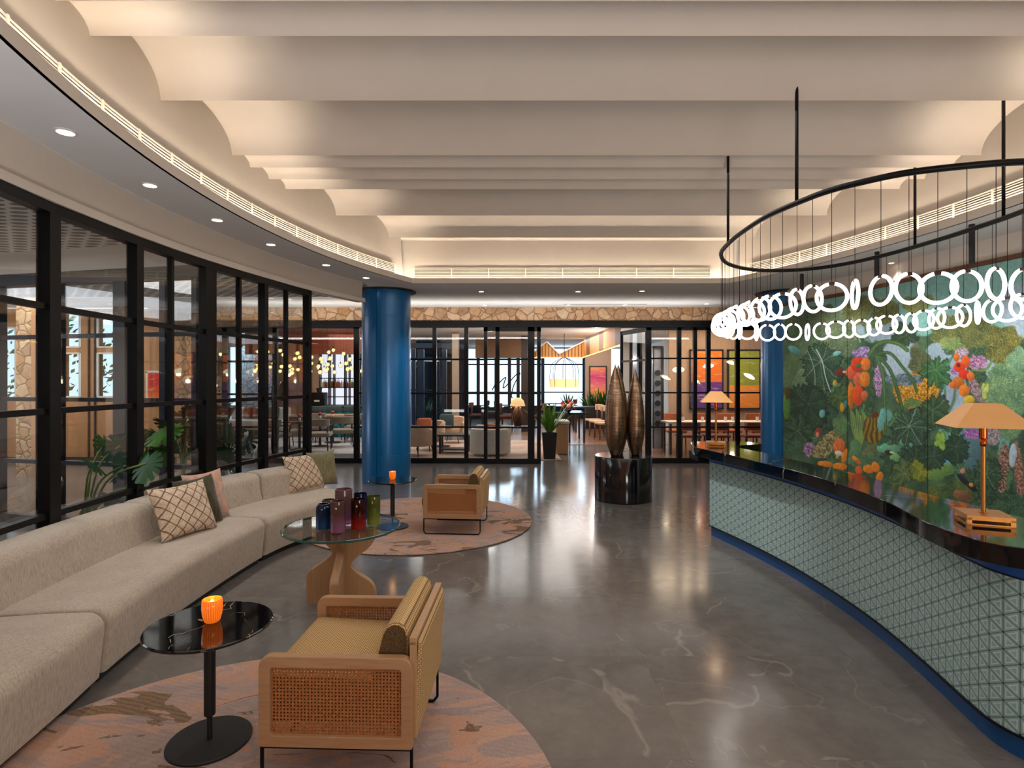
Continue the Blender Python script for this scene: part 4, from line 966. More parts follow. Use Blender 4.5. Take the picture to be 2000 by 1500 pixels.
# ================================================================== CANE ARMCHAIRS
def armchair(label, loc, rz):
    t = thing('cane_armchair', label, 'armchair', loc, rz, group='oak and cane lounge armchairs')
    def rr(w, h, r, n=6):              # rounded rectangle outline in x-z
        pts = []
        for q_, (sx, sz) in enumerate(((1, 1), (-1, 1), (-1, -1), (1, -1))):
            rad = r if sz > 0 else 0.012
            for i in range(n + 1):
                a = PI/2 * (q_ + i/n); pts.append((sx*(w/2 - rad) + rad*math.cos(a), sz*(h/2 - rad) + rad*math.sin(a)))
        return pts
    W_, H_ = 0.602, 0.352; zc = 0.165 + H_/2
    for s in (-1, 1):
        o_, i_ = rr(W_, H_, 0.045), rr(W_ - 0.09, H_ - 0.09, 0.012)
        m = MB(); n = len(o_); y0, y1 = s*0.30 - 0.019, s*0.30 + 0.019
        V_ = [(x, y0, z+zc) for x, z in o_] + [(x, y1, z+zc) for x, z in o_] + [(x, y0, z+zc) for x, z in i_] + [(x, y1, z+zc) for x, z in i_]; Fs = []
        for k in range(n):
            j = (k+1) % n; Fs += [(k, j, n+j, n+k), (2*n+j, 2*n+k, 3*n+k, 3*n+j), (j, k, 2*n+k, 2*n+j), (n+k, n+j, 3*n+j, 3*n+k)]
        m.add(V_, Fs); a = obj('arm', m, MT['oak_h'], t, bevel=0.004)
        obj('cane_panel', MB().box((0, s*0.30, zc), (W_ - 0.086, 0.003, H_ - 0.086)), MT['cane'], a)
        lp = [(-0.294, s*0.30, 0.17), (-0.294, s*0.30, 0.03), (-0.275, s*0.30, 0.006), (0.275, s*0.30, 0.006), (0.294, s*0.30, 0.03), (0.294, s*0.30, 0.17)]
        m = MB()
        for p_, q_ in zip(lp, lp[1:]): m.beam(p_, q_, 0.011, 0.011)
        m.beam((-0.294, s*0.30, 0.159), (0.294, s*0.30, 0.159), 0.014, 0.010)
        obj('sled_leg', m, MT['black'], t)
    for x in (-0.22, 0.2): obj('cross_bar', MB().beam((x, -0.30, 0.159), (x, 0.30, 0.159), 0.016, 0.010), MT['black'], t)
    # seat cushion with a rounded front roll
    pr = [(-0.325 + 0.05*(1-math.cos(a)), 0.33 + 0.095*math.sin(a)) for a in [(-PI/2 + PI*i/10) for i in range(11)]]
    prof_ = [(x, z) for x, z in pr] + [(0.2, 0.405), (0.24, 0.36), (0.24, 0.235)]
    m = MB(); rs = []
    for y in (-0.272, -0.268, 0.268, 0.272):
        k = 0.985 if abs(y) > 0.27 else 1; rs.append([(x*k, y, 0.32 + (z-0.32)*k) for x, z in prof_])
    m.rings(rs); obj('seat_cushion', m, MT['mustard'], t, smooth=50)
    # back frame with fabric outside panel
    bk = obj('back_frame', MB().beam((0.30, -0.30, 0.575), (0.30, 0.30, 0.575), 0.03, 0.032).beam((0.30, -0.285, 0.20), (0.30, -0.285, 0.575), 0.028, 0.03).beam((0.30, 0.285, 0.20), (0.30, 0.285, 0.575), 0.028, 0.03).beam((0.28, -0.30, 0.19), (0.28, 0.30, 0.19), 0.03, 0.03), MT['oak'], t, bevel=0.003)
    m = MB(); m.add([(0.318, -0.292, 0.572), (0.318, 0.292, 0.572), (0.302, 0.292, 0.19), (0.302, -0.292, 0.19), (0.332, -0.27, 0.55), (0.332, 0.27, 0.55), (0.315, 0.27, 0.21), (0.315, -0.27, 0.21)],
      [(4, 5, 6, 7), (0, 1, 5, 4), (1, 2, 6, 5), (2, 3, 7, 6), (3, 0, 4, 7), (3, 2, 1, 0)]); obj('back_panel', m, MT['mustard'], t)
    # back cushion, thick at the base
    c = [(0.125, 0.40), (0.272, 0.395), (0.272, 0.585), (0.262, 0.615), (0.238, 0.632), (0.212, 0.632), (0.188, 0.618), (0.172, 0.59)]
    m = MB(); rs = []
    for y, k in ((-0.268, 0.93), (-0.262, 1), (0.262, 1), (0.268, 0.93)): rs.append([(0.21 + (x-0.21)*k, y, 0.51 + (z-0.51)*k) for x, z in c])
    n = len(c)
    for i in range(3):
        m.add([*rs[i], *rs[i+1]], [(j, (j+1) % n, n+(j+1) % n, n+j) for j in range(n)])
    bc = obj('back_cushion', m, MT['mustard'], t, smooth=50)
    for i, y in ((0, -0.2685), (3, 0.2685)):
        obj('cushion_side', MB().add(rs[i], [tuple(range(n)) if i else tuple(range(n-1, -1, -1))]), MT['cushside'], bc)
    return t
armchair('near oak and cane armchair with mustard woven seat, on the near rug', (-0.672, 2.49, RZ), math.radians(-2))
armchair('far oak and cane armchair with mustard woven seat, on the far rug', (-0.60, 6.12, RZ), math.radians(-4))

# ================================================================== PLINTH AND SCULPTURES
px_, py_ = 1.515, 7.68
pl = thing('display_plinth', 'low round black plinth carrying bronze pod sculptures', 'plinth', (px_, py_, 0))
obj('drum', MB().lathe([(0.375, 0.0), (0.385, 0.01), (0.385, 0.585), (0.38, 0.595), (0.0005, 0.597)], 72), simple('black_lacquer', S(10, 12, 18), 0.12, coat=0.5), pl, smooth=30)
def pod(label, x, y, h, r, rz=0):
    n = 40; pr = []
    for i in range(41):
        u = i/40; rr_ = r * (math.sin(PI * min(1, (u*0.86+0.14))**0.78))**1.15 if u < 1 else 0
        rr_ = r * ((0.42 + 0.58*math.sin(PI/2*min(1, u/0.30))) if u < 0.30 else (math.cos(PI/2*((u-0.30)/0.70)**1.25))**0.95)
        pr.append((max(0.0015, rr_), u*h))
    o = obj('bronze_pod', MB().lathe(pr, n), MT['bronze'], smooth=True, loc=(x, y, 0.5975), rot=(0, 0, rz)); tag(o, label, 'sculpture', 'bronze pod sculptures on the plinth')
pod('left tall bronze pod with a bright polished side', P(1202, 0, 7.55).x, 7.56, 1.235, 0.142)
pod('bronze pod standing behind the left one, only its edge showing', P(1208, 0, 7.84).x, 7.85, 1.24, 0.135, 1)
pod('right bronze pod, darker and slightly shorter', P(1241, 0, 7.62).x, 7.63, 1.17, 0.125, 2)

# potted plant by the opening
t = thing('potted_plant', 'leafy green plant in a tall black square pot beside the opening', 'potted plant', (P(1073, 0, 11.6).x, 11.62, 0))
m = MB(); m.add([(-.115,-.115,0),(.115,-.115,0),(.115,.115,0),(-.115,.115,0),(-.15,-.15,.56),(.15,-.15,.56),(.15,.15,.56),(-.15,.15,.56)], [(3,2,1,0),(4,5,6,7),(0,1,5,4),(1,2,6,5),(2,3,7,6),(3,0,4,7)])
obj('pot', m, MT['blackmatte'], t, bevel=0.006)
def blades(n, L, spread, seed, w=0.03, z0=0.54):
    R_ = random.Random(seed); m = MB()
    for i in range(n):
        a = R_.uniform(0, 2*PI); l = L * R_.uniform(0.6, 1.1); tilt = spread * R_.uniform(0.15, 1); pts = []
        for k in range(6):
            u = k/5; rr_ = l * (u*math.sin(tilt) + 0.25*u*u*tilt); zz = l*(u*math.cos(tilt) - 0.12*u*u*tilt)
            pts.append(Vector((0.04*math.cos(a) + rr_*math.cos(a), 0.04*math.sin(a) + rr_*math.sin(a), z0 + zz)))
        sd = Vector((-math.sin(a), math.cos(a), 0)); V_ = []; 
        for k, p in enumerate(pts):
            ww = w * math.sin(PI * min(1, (k/5)*0.85+0.12)); V_ += [p - sd*ww, p + Vector((0, 0, -ww*0.3)), p + sd*ww]
        m.add(V_, [(3*k+j, 3*k+j+1, 3*k+j+4, 3*k+j+3) for k in range(5) for j in range(2)])
    return m
obj('foliage', blades(46, 0.62, 0.75, 5), MT['leaf_pot'], t, smooth=True)

# ================================================================== MONSTERAS BEHIND THE WINDOW WALL
def mleaf(size, R_, split=True):
    n = 44; V_ = [(0, 0, 0)]; half = []
    for i in range(n + 1):
        th = PI * i / n                # from the tip round one side to the stalk notch
        r = size * (0.52 + 0.20*math.sin(th) + 0.22*math.cos(th*0.5)**6 + 0.08*math.cos(2*th))
        if th > PI*0.88: r *= 1 - (th - PI*0.88)/(PI*0.12)*0.55
        if split and 0.12*PI < th < 0.86*PI: r *= 1 - 0.50 * max(0, math.cos(th*14))**3
        half.append((th, r))
    pts = [(math.sin(th)*r, math.cos(th)*r) for th, r in half] + [(-math.sin(th)*r, math.cos(th)*r) for th, r in reversed(half[1:-1])]
    for x, y in pts: V_.append((x, y, -0.30*abs(x)**1.4/size**0.4 - 0.16*max(0, y)**2/size))
    return V_, [(0, i, i+1 if i < len(pts) else 1) for i in range(1, len(pts)+1)]
def monstera(label, loc, leaves, seed, mat='leaf'):
    R_ = random.Random(seed); t = thing('monstera_plant', label, 'plant', loc, group='split-leaf plants behind the window wall')
    obj('planter', MB().lathe([(0.13, 0), (0.16, 0.02), (0.18, 0.30), (0.165, 0.30), (0.15, 0.26), (0.001, 0.26)], 32), MT['blackmatte'], t, smooth=40)
    for (dx, dy, z, sz, yaw, pitch, mt_) in leaves:
        base = Vector((0, 0, 0.26)); tip = Vector((dx, dy, z)); mid = base.lerp(tip, 0.5) + Vector((dx*-0.12, dy*-0.12, 0.18*z))
        obj('stalk', MB().tube(catmull([base, mid, tip], 6), [0.009]*12 + [0.006], 6), MT['stem'], t, smooth=True)
        V_, Fs = mleaf(sz, R_); M_ = Matrix.Rotation(yaw, 3, 'Z') @ Matrix.Rotation(pitch, 3, 'X')
        m = MB(); m.add([M_ @ Vector(v) + tip for v in V_], Fs); obj('leaf', m, MT[mt_], t, smooth=True)
    return t
def leafset(pts, Y, seed, loc):
    R_ = random.Random(seed); out = []
    for px, py, sz, mt_ in pts:
        p = P(px, py, Y + R_.uniform(-0.2, 0.2)) - Vector(loc); out.append((p.x, p.y, p.z, sz, R_.uniform(0, 2*PI), R_.uniform(-1.3, -0.5), mt_))
    return out
l1 = (-3.62, 4.75, 0)
monstera('sprawling split-leaf plant behind the window at the centre of the sofa', l1, leafset([(205, 868, 0.17, 'leaf_bright'), (182, 905, 0.17, 'leaf'), (240, 910, 0.2, 'leaf_dark'), (235, 870, 0.2, 'leaf_dark'), (262, 950, 0.22, 'leaf_dark'), (222, 975, 0.2, 'leaf_dark'), (165, 995, 0.17, 'leaf'), (285, 905, 0.2, 'leaf'), (245, 985, 0.2, 'leaf_dark')], 4.8, 2, l1), 2)
l2 = (-3.62, 5.42, 0)
monstera('tall split-leaf plant just left of the thick window post', l2, leafset([(288, 858, 0.24, 'leaf'), (305, 848, 0.22, 'leaf'), (322, 842, 0.24, 'leaf_bright'), (338, 852, 0.22, 'leaf'), (296, 882, 0.2, 'leaf_dark'), (318, 888, 0.16, 'leaf_bright'), (330, 830, 0.22, 'leaf_dark'), (284, 900, 0.2, 'leaf_dark')], 5.5, 5, l2), 5)
l4 = (-3.95, 6.75, 0)
monstera('dark split-leaf plant behind the vestibule glass by the thick window post', l4, leafset([(350, 848, 0.28, 'leaf'), (368, 842, 0.28, 'leaf'), (356, 820, 0.26, 'leaf_dark'), (376, 815, 0.26, 'leaf_dark'), (380, 868, 0.24, 'leaf_dark'), (365, 800, 0.22, 'leaf_dark'), (345, 870, 0.2, 'leaf')], 6.7, 6, l4), 6)
l3 = (-3.7, 7.5, 0)
monstera('shadowy split-leaf plant behind the door leaf near the far sofa section', l3, leafset([(440, 835, 0.26, 'leaf_dark'), (432, 860, 0.24, 'leaf_dark'), (455, 850, 0.26, 'leaf_dark'), (480, 860, 0.26, 'leaf_dark'), (495, 878, 0.26, 'leaf_dark'), (442, 890, 0.26, 'leaf_dark'), (430, 915, 0.24, 'leaf_dark')], 7.5, 8, l3), 8)

# ================================================================== RECEPTION DESK
BL_ = [(2.055, 5.86), (2.17, 5.30), (2.25, 4.77), (2.285, 4.35), (2.29, 3.87), (2.265, 3.44), (2.20, 2.99), (2.135, 2.63), (2.12, 2.47), (2.17, 2.33), (2.32, 2.20), (2.6, 2.10), (3.0, 2.05)]
BL = lerp_pts(BL_, 10)
desk = thing('reception_desk', 'long curved reception desk with pale green tiled front and black marble top', 'reception desk', (2.4, 4.2, 0))
def dsh(mb): mb.v = [(a-2.4, b-4.2, c) for a, b, c in mb.v]; return mb
def dband(d0, d1, z0, z1):
    m = MB(); band(m, BL, d0, d1, z0, z1); return dsh(m)
obj('base', dband(0.02, 0.32, 0, 0.10), MT['bluebase'], desk)
obj('base_trim', dband(-0.012, 0.30, 0.100, 0.108), MT['black'], desk)
# tiled front with its own arc-length uv
fr = offset(BL, 0.0); Ls = [0]
for a, b in zip(fr, fr[1:]): Ls.append(Ls[-1] + math.hypot(b[0]-a[0], b[1]-a[1]))
V_ = []; uv = []
for i, (x, y) in enumerate(fr):
    for z in (0.108, 0.768): V_.append((x-2.4, y-4.2, z)); uv.append((Ls[i], z))
m = MB().add(V_, [(2*i, 2*i+2, 2*i+3, 2*i+1) for i in range(len(fr)-1)]); obj('front_panel', m, MT['tile'], desk, uv=uv, smooth=True)
obj('body', dband(0.004, 0.30, 0.108, 0.832), MT['bluebase'], desk)
obj('top_trim', dband(-0.004, 0.05, 0.772, 0.832), MT['bluetrim'], desk)
obj('edge_line', dband(-0.008, 0.04, 0.766, 0.772), MT['black'], desk)  # thin black edge between tiles and blue trim
ct = [(1.945, 6.10), (1.90, 5.86), (1.94, 5.60), (2.01, 5.28), (2.07, 4.87), (2.13, 4.48), (2.165, 4.15), (2.17, 3.88), (2.16, 3.58), (2.135, 3.27), (2.09, 3.06), (2.035, 2.86), (2.0, 2.69), (1.985, 2.55), (1.995, 2.44), (2.035, 2.35), (2.10, 2.29), (2.3, 2.18), (2.7, 2.04), (3.1, 1.98)]
ctb = [(3.1, 2.45), (2.75, 2.52), (2.58, 2.75), (2.545, 3.1), (2.52, 3.4), (2.535, 3.84), (2.54, 4.27), (2.47, 4.70), (2.40, 5.38), (2.33, 5.85), (2.45, 6.00), (2.72, 6.14), (2.70, 6.30), (2.5, 6.41), (2.2, 6.43), (2.0, 6.30)]
poly = lerp_pts(ct, 6) + lerp_pts(ctb, 6)
m = MB().prism([(x-2.4, y-4.2) for x, y in poly], 0.832, 0.92); obj('counter_top', m, MT['bmarble'], desk, bevel=0.004)
obj('end_bracket', MB().box((2.12-2.4, 6.15-4.2, 0.79), (0.28, 0.3, 0.085)), MT['black'], desk)
obj('end_panel', MB().box((2.50-2.4, 6.22-4.2, 0.40), (0.4, 0.06, 0.82)), MT['black'], desk)

def lamp(label, x, y, rz, power):
    t = thing('table_lamp', label, 'table lamp', (x, y, 0.9205), rz, group='brass table lamps on the reception desk')
    m = MB(); m.box((0, 0, 0.033), (0.186, 0.186, 0.022)); m.box((0, 0, 0.003), (0.186, 0.186, 0.006))
    for sx in (-1, 1):
        for sy in (-1, 1): m.box((sx*0.083, sy*0.083, 0.017), (0.02, 0.02, 0.03))
    obj('base', m, MT['brass'], t)
    obj('pole', MB().lathe([(0.019, 0.044), (0.019, 0.047), (0.010, 0.049), (0.010, 0.385)], 24), MT['brass'], t, smooth=40)
    obj('socket', MB().lathe([(0.010, 0.365), (0.014, 0.37), (0.014, 0.395), (0.010, 0.40), (0.017, 0.405), (0.017, 0.50)], 24), MT['copper'], t, smooth=40)
    s0, s1, z0, z1 = 0.155, 0.055, 0.462, 0.575; th = 0.003
    V_ = []
    for s_, z in ((s0, z0), (s1, z1), (s1-th, z1), (s0-th*1.5, z0)): V_ += [(-s_, -s_, z), (s_, -s_, z), (s_, s_, z), (-s_, s_, z)]
    Fs = [(r*4+j, r*4+(j+1) % 4, ((r+1) % 4)*4+(j+1) % 4, ((r+1) % 4)*4+j) for r in range(4) for j in range(4)]
    obj('shade', MB().add(V_, Fs), simple('brass_shade', S(226, 172, 112), 0.55, metal=0.25, var=0.04), t)
    obj('top_plate', MB().box((0, 0, 0.572), (0.106, 0.106, 0.003)), MT['brass'], t)
    obj('bulb', MB().sphere((0, 0, 0.515), 0.022), MT['flame'], t, smooth=True)
    point('lamp_glow', (x, y, 0.9205 + 0.49), power, WARM, 0.03)
lamp('near brass table lamp with a pyramid shade, on the right of the counter', 2.285, 2.73, math.radians(-22), 3.0)
lamp('far brass table lamp with a pyramid shade, at the tip of the counter', 2.155, 5.95, math.radians(-16), 3.0)
# tan cane chair back behind the counter
t = thing('desk_chair', 'tan wooden cane-backed chair behind the counter, cut by the picture edge', 'chair', (2.95, 2.85, 0), math.radians(25))
m = MB(); tp = [(-0.26, 0.10, 0.84), (-0.22, 0.16, 0.875), (0.0, 0.20, 0.88), (0.22, 0.16, 0.875), (0.26, 0.10, 0.84)]
obj('top_rail', MB().tube(catmull(tp, 6), 0.022, 10), MT['oak_h'], t, smooth=True)
obj('back_panel', MB().add([(-0.24, 0.14, 0.85), (0, 0.19, 0.86), (0.24, 0.14, 0.85), (0.24, 0.14, 0.5), (0, 0.19, 0.5), (-0.24, 0.14, 0.5)], [(0, 1, 4, 5), (1, 2, 3, 4)]), MT['cane'], t)
obj('seat', MB().rbox((0, -0.05, 0.45), (0.5, 0.46, 0.07), 0.03), MT['mustard'], t, smooth=40)
for sx in (-0.22, 0.22):
    for sy in (-0.24, 0.14): obj('leg', MB().cyl((sx, sy, 0), 0.015, 0.85 if sy > 0 else 0.43, 10), MT['oak'], t)

# ================================================================== RING CHANDELIER
HT = 1.32
lu = [(2.33, 2.564), (1.95, 2.67), (1.78, 2.80), (1.66, 2.96), (1.595, 3.16), (1.545, 3.40), (1.54, 3.7), (1.565, 4.05), (1.645, 4.435), (1.865, 4.82), (2.21, 5.06), (2.56, 5.05), (2.80, 4.85), (2.94, 4.50), (3.0, 4.1), (3.02, 3.7), (3.0, 3.3), (2.9, 2.92), (2.66, 2.63)]
LP = catmull([(x*HT, y*HT, 0) for x, y in lu], 10, closed=True)
ch = thing('ring_chandelier', 'oval black track chandelier with a garland of glowing white rings above the desk', 'chandelier', (2.9, 5.0, 0))
cl_ = lambda mb: (setattr(mb, 'v', [(a-2.9, b-5.0, c) for a, b, c in mb.v]), mb)[1]
obj('track', cl_(MB().tube([(p.x, p.y, EYE + HT) for p in LP], 0.021, 10, closed=True)), MT['black'], ch, smooth=True)
def lp_at_px(px, far):
    k = (px-1000)/F; c = []
    for i in range(len(LP)):
        a, b = LP[i], LP[(i+1) % len(LP)]; f0, f1 = a.x - k*a.y, b.x - k*b.y
        if f0*f1 <= 0: u = f0/(f0-f1) if f0 != f1 else 0; c.append(a.lerp(b, u))
    c.sort(key=lambda p: p.y); return c[-1] if far else c[0]
for px, far in ((1556, False), (1422, False), (1787, True), (1960, True)):
    p = lp_at_px(px, far); obj('suspension_rod', cl_(MB().cyl((p.x, p.y, EYE+HT), 0.0125, 1.06, 10)), MT['black'], ch, smooth=True)
cum = [0]
for i in range(len(LP)): cum.append(cum[-1] + (LP[(i+1) % len(LP)] - LP[i]).length)
total = cum[-1]; NR = 58; RR = random.Random(11)
turns = [0.1, 0.2, 1.2, 0.4, 0.15, 0.9, 0.3, 1.5, 0.25, 0.6]
MT['clip'] = simple('ring_clip', S(70, 48, 40), 0.4, metal=0.6)
for i in range(NR):
    s = total * i / NR; j = max(k for k in range(len(LP)) if cum[k] <= s); u = (s - cum[j]) / (cum[j+1] - cum[j]); p = LP[j].lerp(LP[(j+1) % len(LP)], u)
    tg_ = (LP[(j+1) % len(LP)] - LP[j]).normalized(); a = math.atan2(tg_.y, tg_.x)
    view = math.atan2(-p.x, p.y)       # most rings hang roughly broadside to the hall, some edge on
    ed = math.atan2(p.y, p.x); yaw = RR.choice([0.1, -0.5, ed + 0.2, 0.4, RR.uniform(0, PI), ed - 0.5, -0.3, ed + 0.7, RR.uniform(0, PI), 0.0])
    zc = EYE + 0.585 + 0.006*math.sin(i*1.7); R0 = 0.092; gap = 0.20
    M_ = Matrix.Rotation(yaw, 3, 'Z')
    r_ = obj('ring_lamp', cl_(MB().torus((p.x, p.y, zc), R0, 0.0115, M_, 36, 8, PI/2 + gap, PI/2 + 2*PI - gap)), MT['ring'], ch, smooth=True)
    obj('clip', cl_(MB().box((p.x, p.y, zc + R0), (0.034, 0.020, 0.020), rz=yaw)), MT['clip'], r_)
    obj('cable', cl_(MB().beam((p.x, p.y, zc + R0), (p.x, p.y, EYE + HT), 0.0028, 0.0028)), MT['black'], r_)
# black cylinder spotlights between soffit and mural
for k, (px, Y, lb) in enumerate(((1566, 7.6, 'left black tube spotlight in front of the mural'), (1713, 6.3, 'middle black tube spotlight in front of the mural'), (1898, 5.2, 'right black tube spotlight in front of the mural'))):
    x = (px-1000)/F*Y; zb = EYE + (HY - {1566: 566, 1713: 540, 1898: 516}[px]) / F * Y
    s = thing('tube_spotlight', lb, 'spotlight', (x, Y, ZS), group='tube spotlights by the mural')
    obj('housing', MB().cyl((0, 0, zb - ZS), 0.024, ZS - zb, 20), MT['blackmatte'], s, smooth=40)
    spot('mural_beam', (x, Y, zb - 0.02), (4.6, Y + 0.1, 1.3), 42, 110, 0.9, SOFT, 0.05)
# ================================================================== THE PAINTED MURAL (botanical garden, painted per vertex)
_rng = np.random.default_rng(4)
_G = [_rng.random((64, 64)) for _ in range(6)]
def vnoise(x, y, k=0):
    g = _G[k % 6]; xi = np.floor(x).astype(int); yi = np.floor(y).astype(int); fx = x - xi; fy = y - yi
    fx = fx*fx*(3-2*fx); fy = fy*fy*(3-2*fy); a = g[xi % 64, yi % 64]; b = g[(xi+1) % 64, yi % 64]; c = g[xi % 64, (yi+1) % 64]; d = g[(xi+1) % 64, (yi+1) % 64]
    return (a*(1-fx)+b*fx)*(1-fy) + (c*(1-fx)+d*fx)*fy
def fbm(x, y, k=0, o=4):
    s = 0; w = 0.5; t = 0
    for i in range(o): s = s + w*vnoise(x*2**i + 17*i, y*2**i + 5*i, k+i); t += w; w *= 0.5
    return s / t
def s2l(c): c = np.asarray(c, float)/255; return np.where(c <= 0.04045, c/12.92, ((c+0.055)/1.055)**2.4)
class Paint:
    def __init__(s, U, V): s.U, s.V = U, V; s.C = np.zeros(U.shape + (3,))
    def sub(s, cx, cy, R):
        c = np.where(np.abs(s.U[0]-cx) < R)[0]
        if not len(c): return None
        vv = s.V[:, c[0]:c[-1]+1]; r = np.where((np.abs(vv-cy) < R).any(axis=1))[0]
        if not len(r): return None
        q = Paint.__new__(Paint); a = slice(r[0], r[-1]+1), slice(c[0], c[-1]+1); q.U, q.V, q.C = s.U[a], s.V[a], s.C[a]; return q
    def fill(s, m, c, a=1.0):
        m = np.clip(m, 0, 1)[..., None] * a; s.C[...] = s.C*(1-m) + np.asarray(c, float)*m
    def var(s, m, c0, c1, f):
        f = np.clip(f, 0, 1)[..., None]; col = np.asarray(c0, float)*(1-f) + np.asarray(c1, float)*f; m = np.clip(m, 0, 1)[..., None]; s.C[...] = s.C*(1-m) + col*m
    def wob(s, amp, sc=0.06, k=0): return s.U + amp*(fbm(s.U*sc, s.V*sc, k)-0.5)*2, s.V + amp*(fbm(s.U*sc+31, s.V*sc+7, k+2)-0.5)*2
    def ell(s, cx, cy, rx, ry, rot=0, wob=2, sc=0.08):
        U, V = s.wob(wob, sc); c, n = math.cos(rot), math.sin(rot); x, y = U-cx, V-cy; a = (x*c+y*n)/rx; b = (-x*n+y*c)/ry; return np.sqrt(a*a+b*b), x, y
    def blob(s, cx, cy, rx, ry, c, rot=0, wob=2, shade=0.25):
        s = s.sub(cx, cy, max(rx, ry)*1.4+12)
        if s is None: return
        d, x, y = s.ell(cx, cy, rx, ry, rot, wob); m = np.clip((1-d)*rx*0.8, 0, 1); c = np.array(c, float); f = 0.5 - 0.5*(x/rx + y/ry)/1.6 + 0.3*(fbm(s.U*0.2, s.V*0.2, 1)-0.5)
        s.var(m, c*(1-shade), np.minimum(255, c*(1+shade*0.7)), f)
    def dots(s, cx, cy, rx, ry, c0, c1, rot=0, cell=3.2, wob=5):
        s = s.sub(cx, cy, max(rx, ry)*1.4+14)
        if s is None: return
        d, x, y = s.ell(cx, cy, rx, ry, rot, wob); m = np.clip((1-d)*rx*0.5, 0, 1); f = vnoise(s.U/cell*1.6, s.V/cell*1.6, 3)
        s.var(m, c0, c1, (f-0.3)*2.2)
        g = vnoise(s.U/cell*2.3+9, s.V/cell*2.3, 4) > 0.72; s.fill(m*g, np.minimum(255, np.array(c1, float)*1.25), 0.6)
    def doodle(s, cx, cy, rx, ry, c0, c1, line, rot=0, wob=14, fr=0.035):
        s = s.sub(cx, cy, max(rx, ry)*1.5+30)
        if s is None: return
        d, x, y = s.ell(cx, cy, rx, ry, rot, wob, 0.05); m = np.clip((1-d)*rx*0.3, 0, 1); f = fbm(s.U*0.07, s.V*0.07, 2); s.var(m, c0, c1, (f-0.25)*2)
        h = fbm(s.U*fr, s.V*fr, 5, 3); ln = np.abs(((h*16) % 1.0)-0.5) < 0.085; s.fill(m*ln, line, 0.55)
        h2 = fbm(s.U*fr*1.6+40, s.V*fr*1.6, 1, 3); ln2 = np.abs(((h2*12) % 1.0)-0.5) < 0.06; s.fill(m*ln2, line, 0.35)
    def leaf(s, cx, cy, size, c0, c1, vein, rot=0, lobes=7, depth=0.32, asp=1.0, curl=0.0):
        s = s.sub(cx, cy, size*1.6+14)
        if s is None: return
        U, V = s.wob(3, 0.09, 1); x, y = (U-cx)/asp, V-cy; r = np.hypot(x, y); th = np.arctan2(y, x) - rot + curl*r/size; th = th + 0.35*(fbm(s.U*0.03+cx, s.V*0.03+cy, 3)-0.5) + 0.12*np.sin(3*th+cx)
        lob = 1 - depth + depth*np.abs(np.cos(th*lobes/2))**0.7; env = 0.82 + 0.16*np.cos(th) + 0.05*np.sin(31*th+cx) + 0.16*(fbm(2.2*np.cos(th)+cx, 2.2*np.sin(th)+cy, 2)-0.5)*2
        R = size*lob*env; m = np.clip((R-r)*0.7, 0, 1); f = 0.5 + 0.5*np.sin(th*lobes) * 0.6 + (fbm(s.U*0.12, s.V*0.12, 4)-0.5)
        s.fill(np.clip((R*1.06+1-r)*0.7, 0, 1), np.array(c0, float)*0.55, 0.8); s.var(m, c0, c1, f)
        ph = (th*lobes/(2*math.pi)) % 1.0; dv = np.minimum(ph, 1-ph)*2*math.pi/lobes*r
        s.fill(m*np.clip(1.1 - dv/0.8, 0, 1), vein, 0.75)
        sec = np.abs(((r*0.16 + np.abs(ph-0.5)*2.2) % 1.0)-0.5) < 0.09; s.fill(m*sec*(r > size*0.2), vein, 0.22)
    def curve(s, pts, w, c, c2=None):
        xs_ = [a for a, b in pts]; ys_ = [b for a, b in pts]; cx, cy = (min(xs_)+max(xs_))/2, (min(ys_)+max(ys_))/2
        s = s.sub(cx, cy, max(max(xs_)-min(xs_), max(ys_)-min(ys_))*0.6+w+10)
        if s is None: return
        p = catmull([(a, b, 0) for a, b in pts], 6); best = np.full(s.U.shape, 1e9)
        for a, b in zip(p, p[1:]):
            dx, dy = b.x-a.x, b.y-a.y; L = dx*dx+dy*dy+1e-9; t = np.clip(((s.U-a.x)*dx+(s.V-a.y)*dy)/L, 0, 1); best = np.minimum(best, np.hypot(s.U-a.x-t*dx, s.V-a.y-t*dy))
        s.fill(np.clip((w-best)*0.9, 0, 1), c)
        if c2 is not None: s.fill(np.clip((w*0.35-best)*0.9, 0, 1), c2, 0.7)
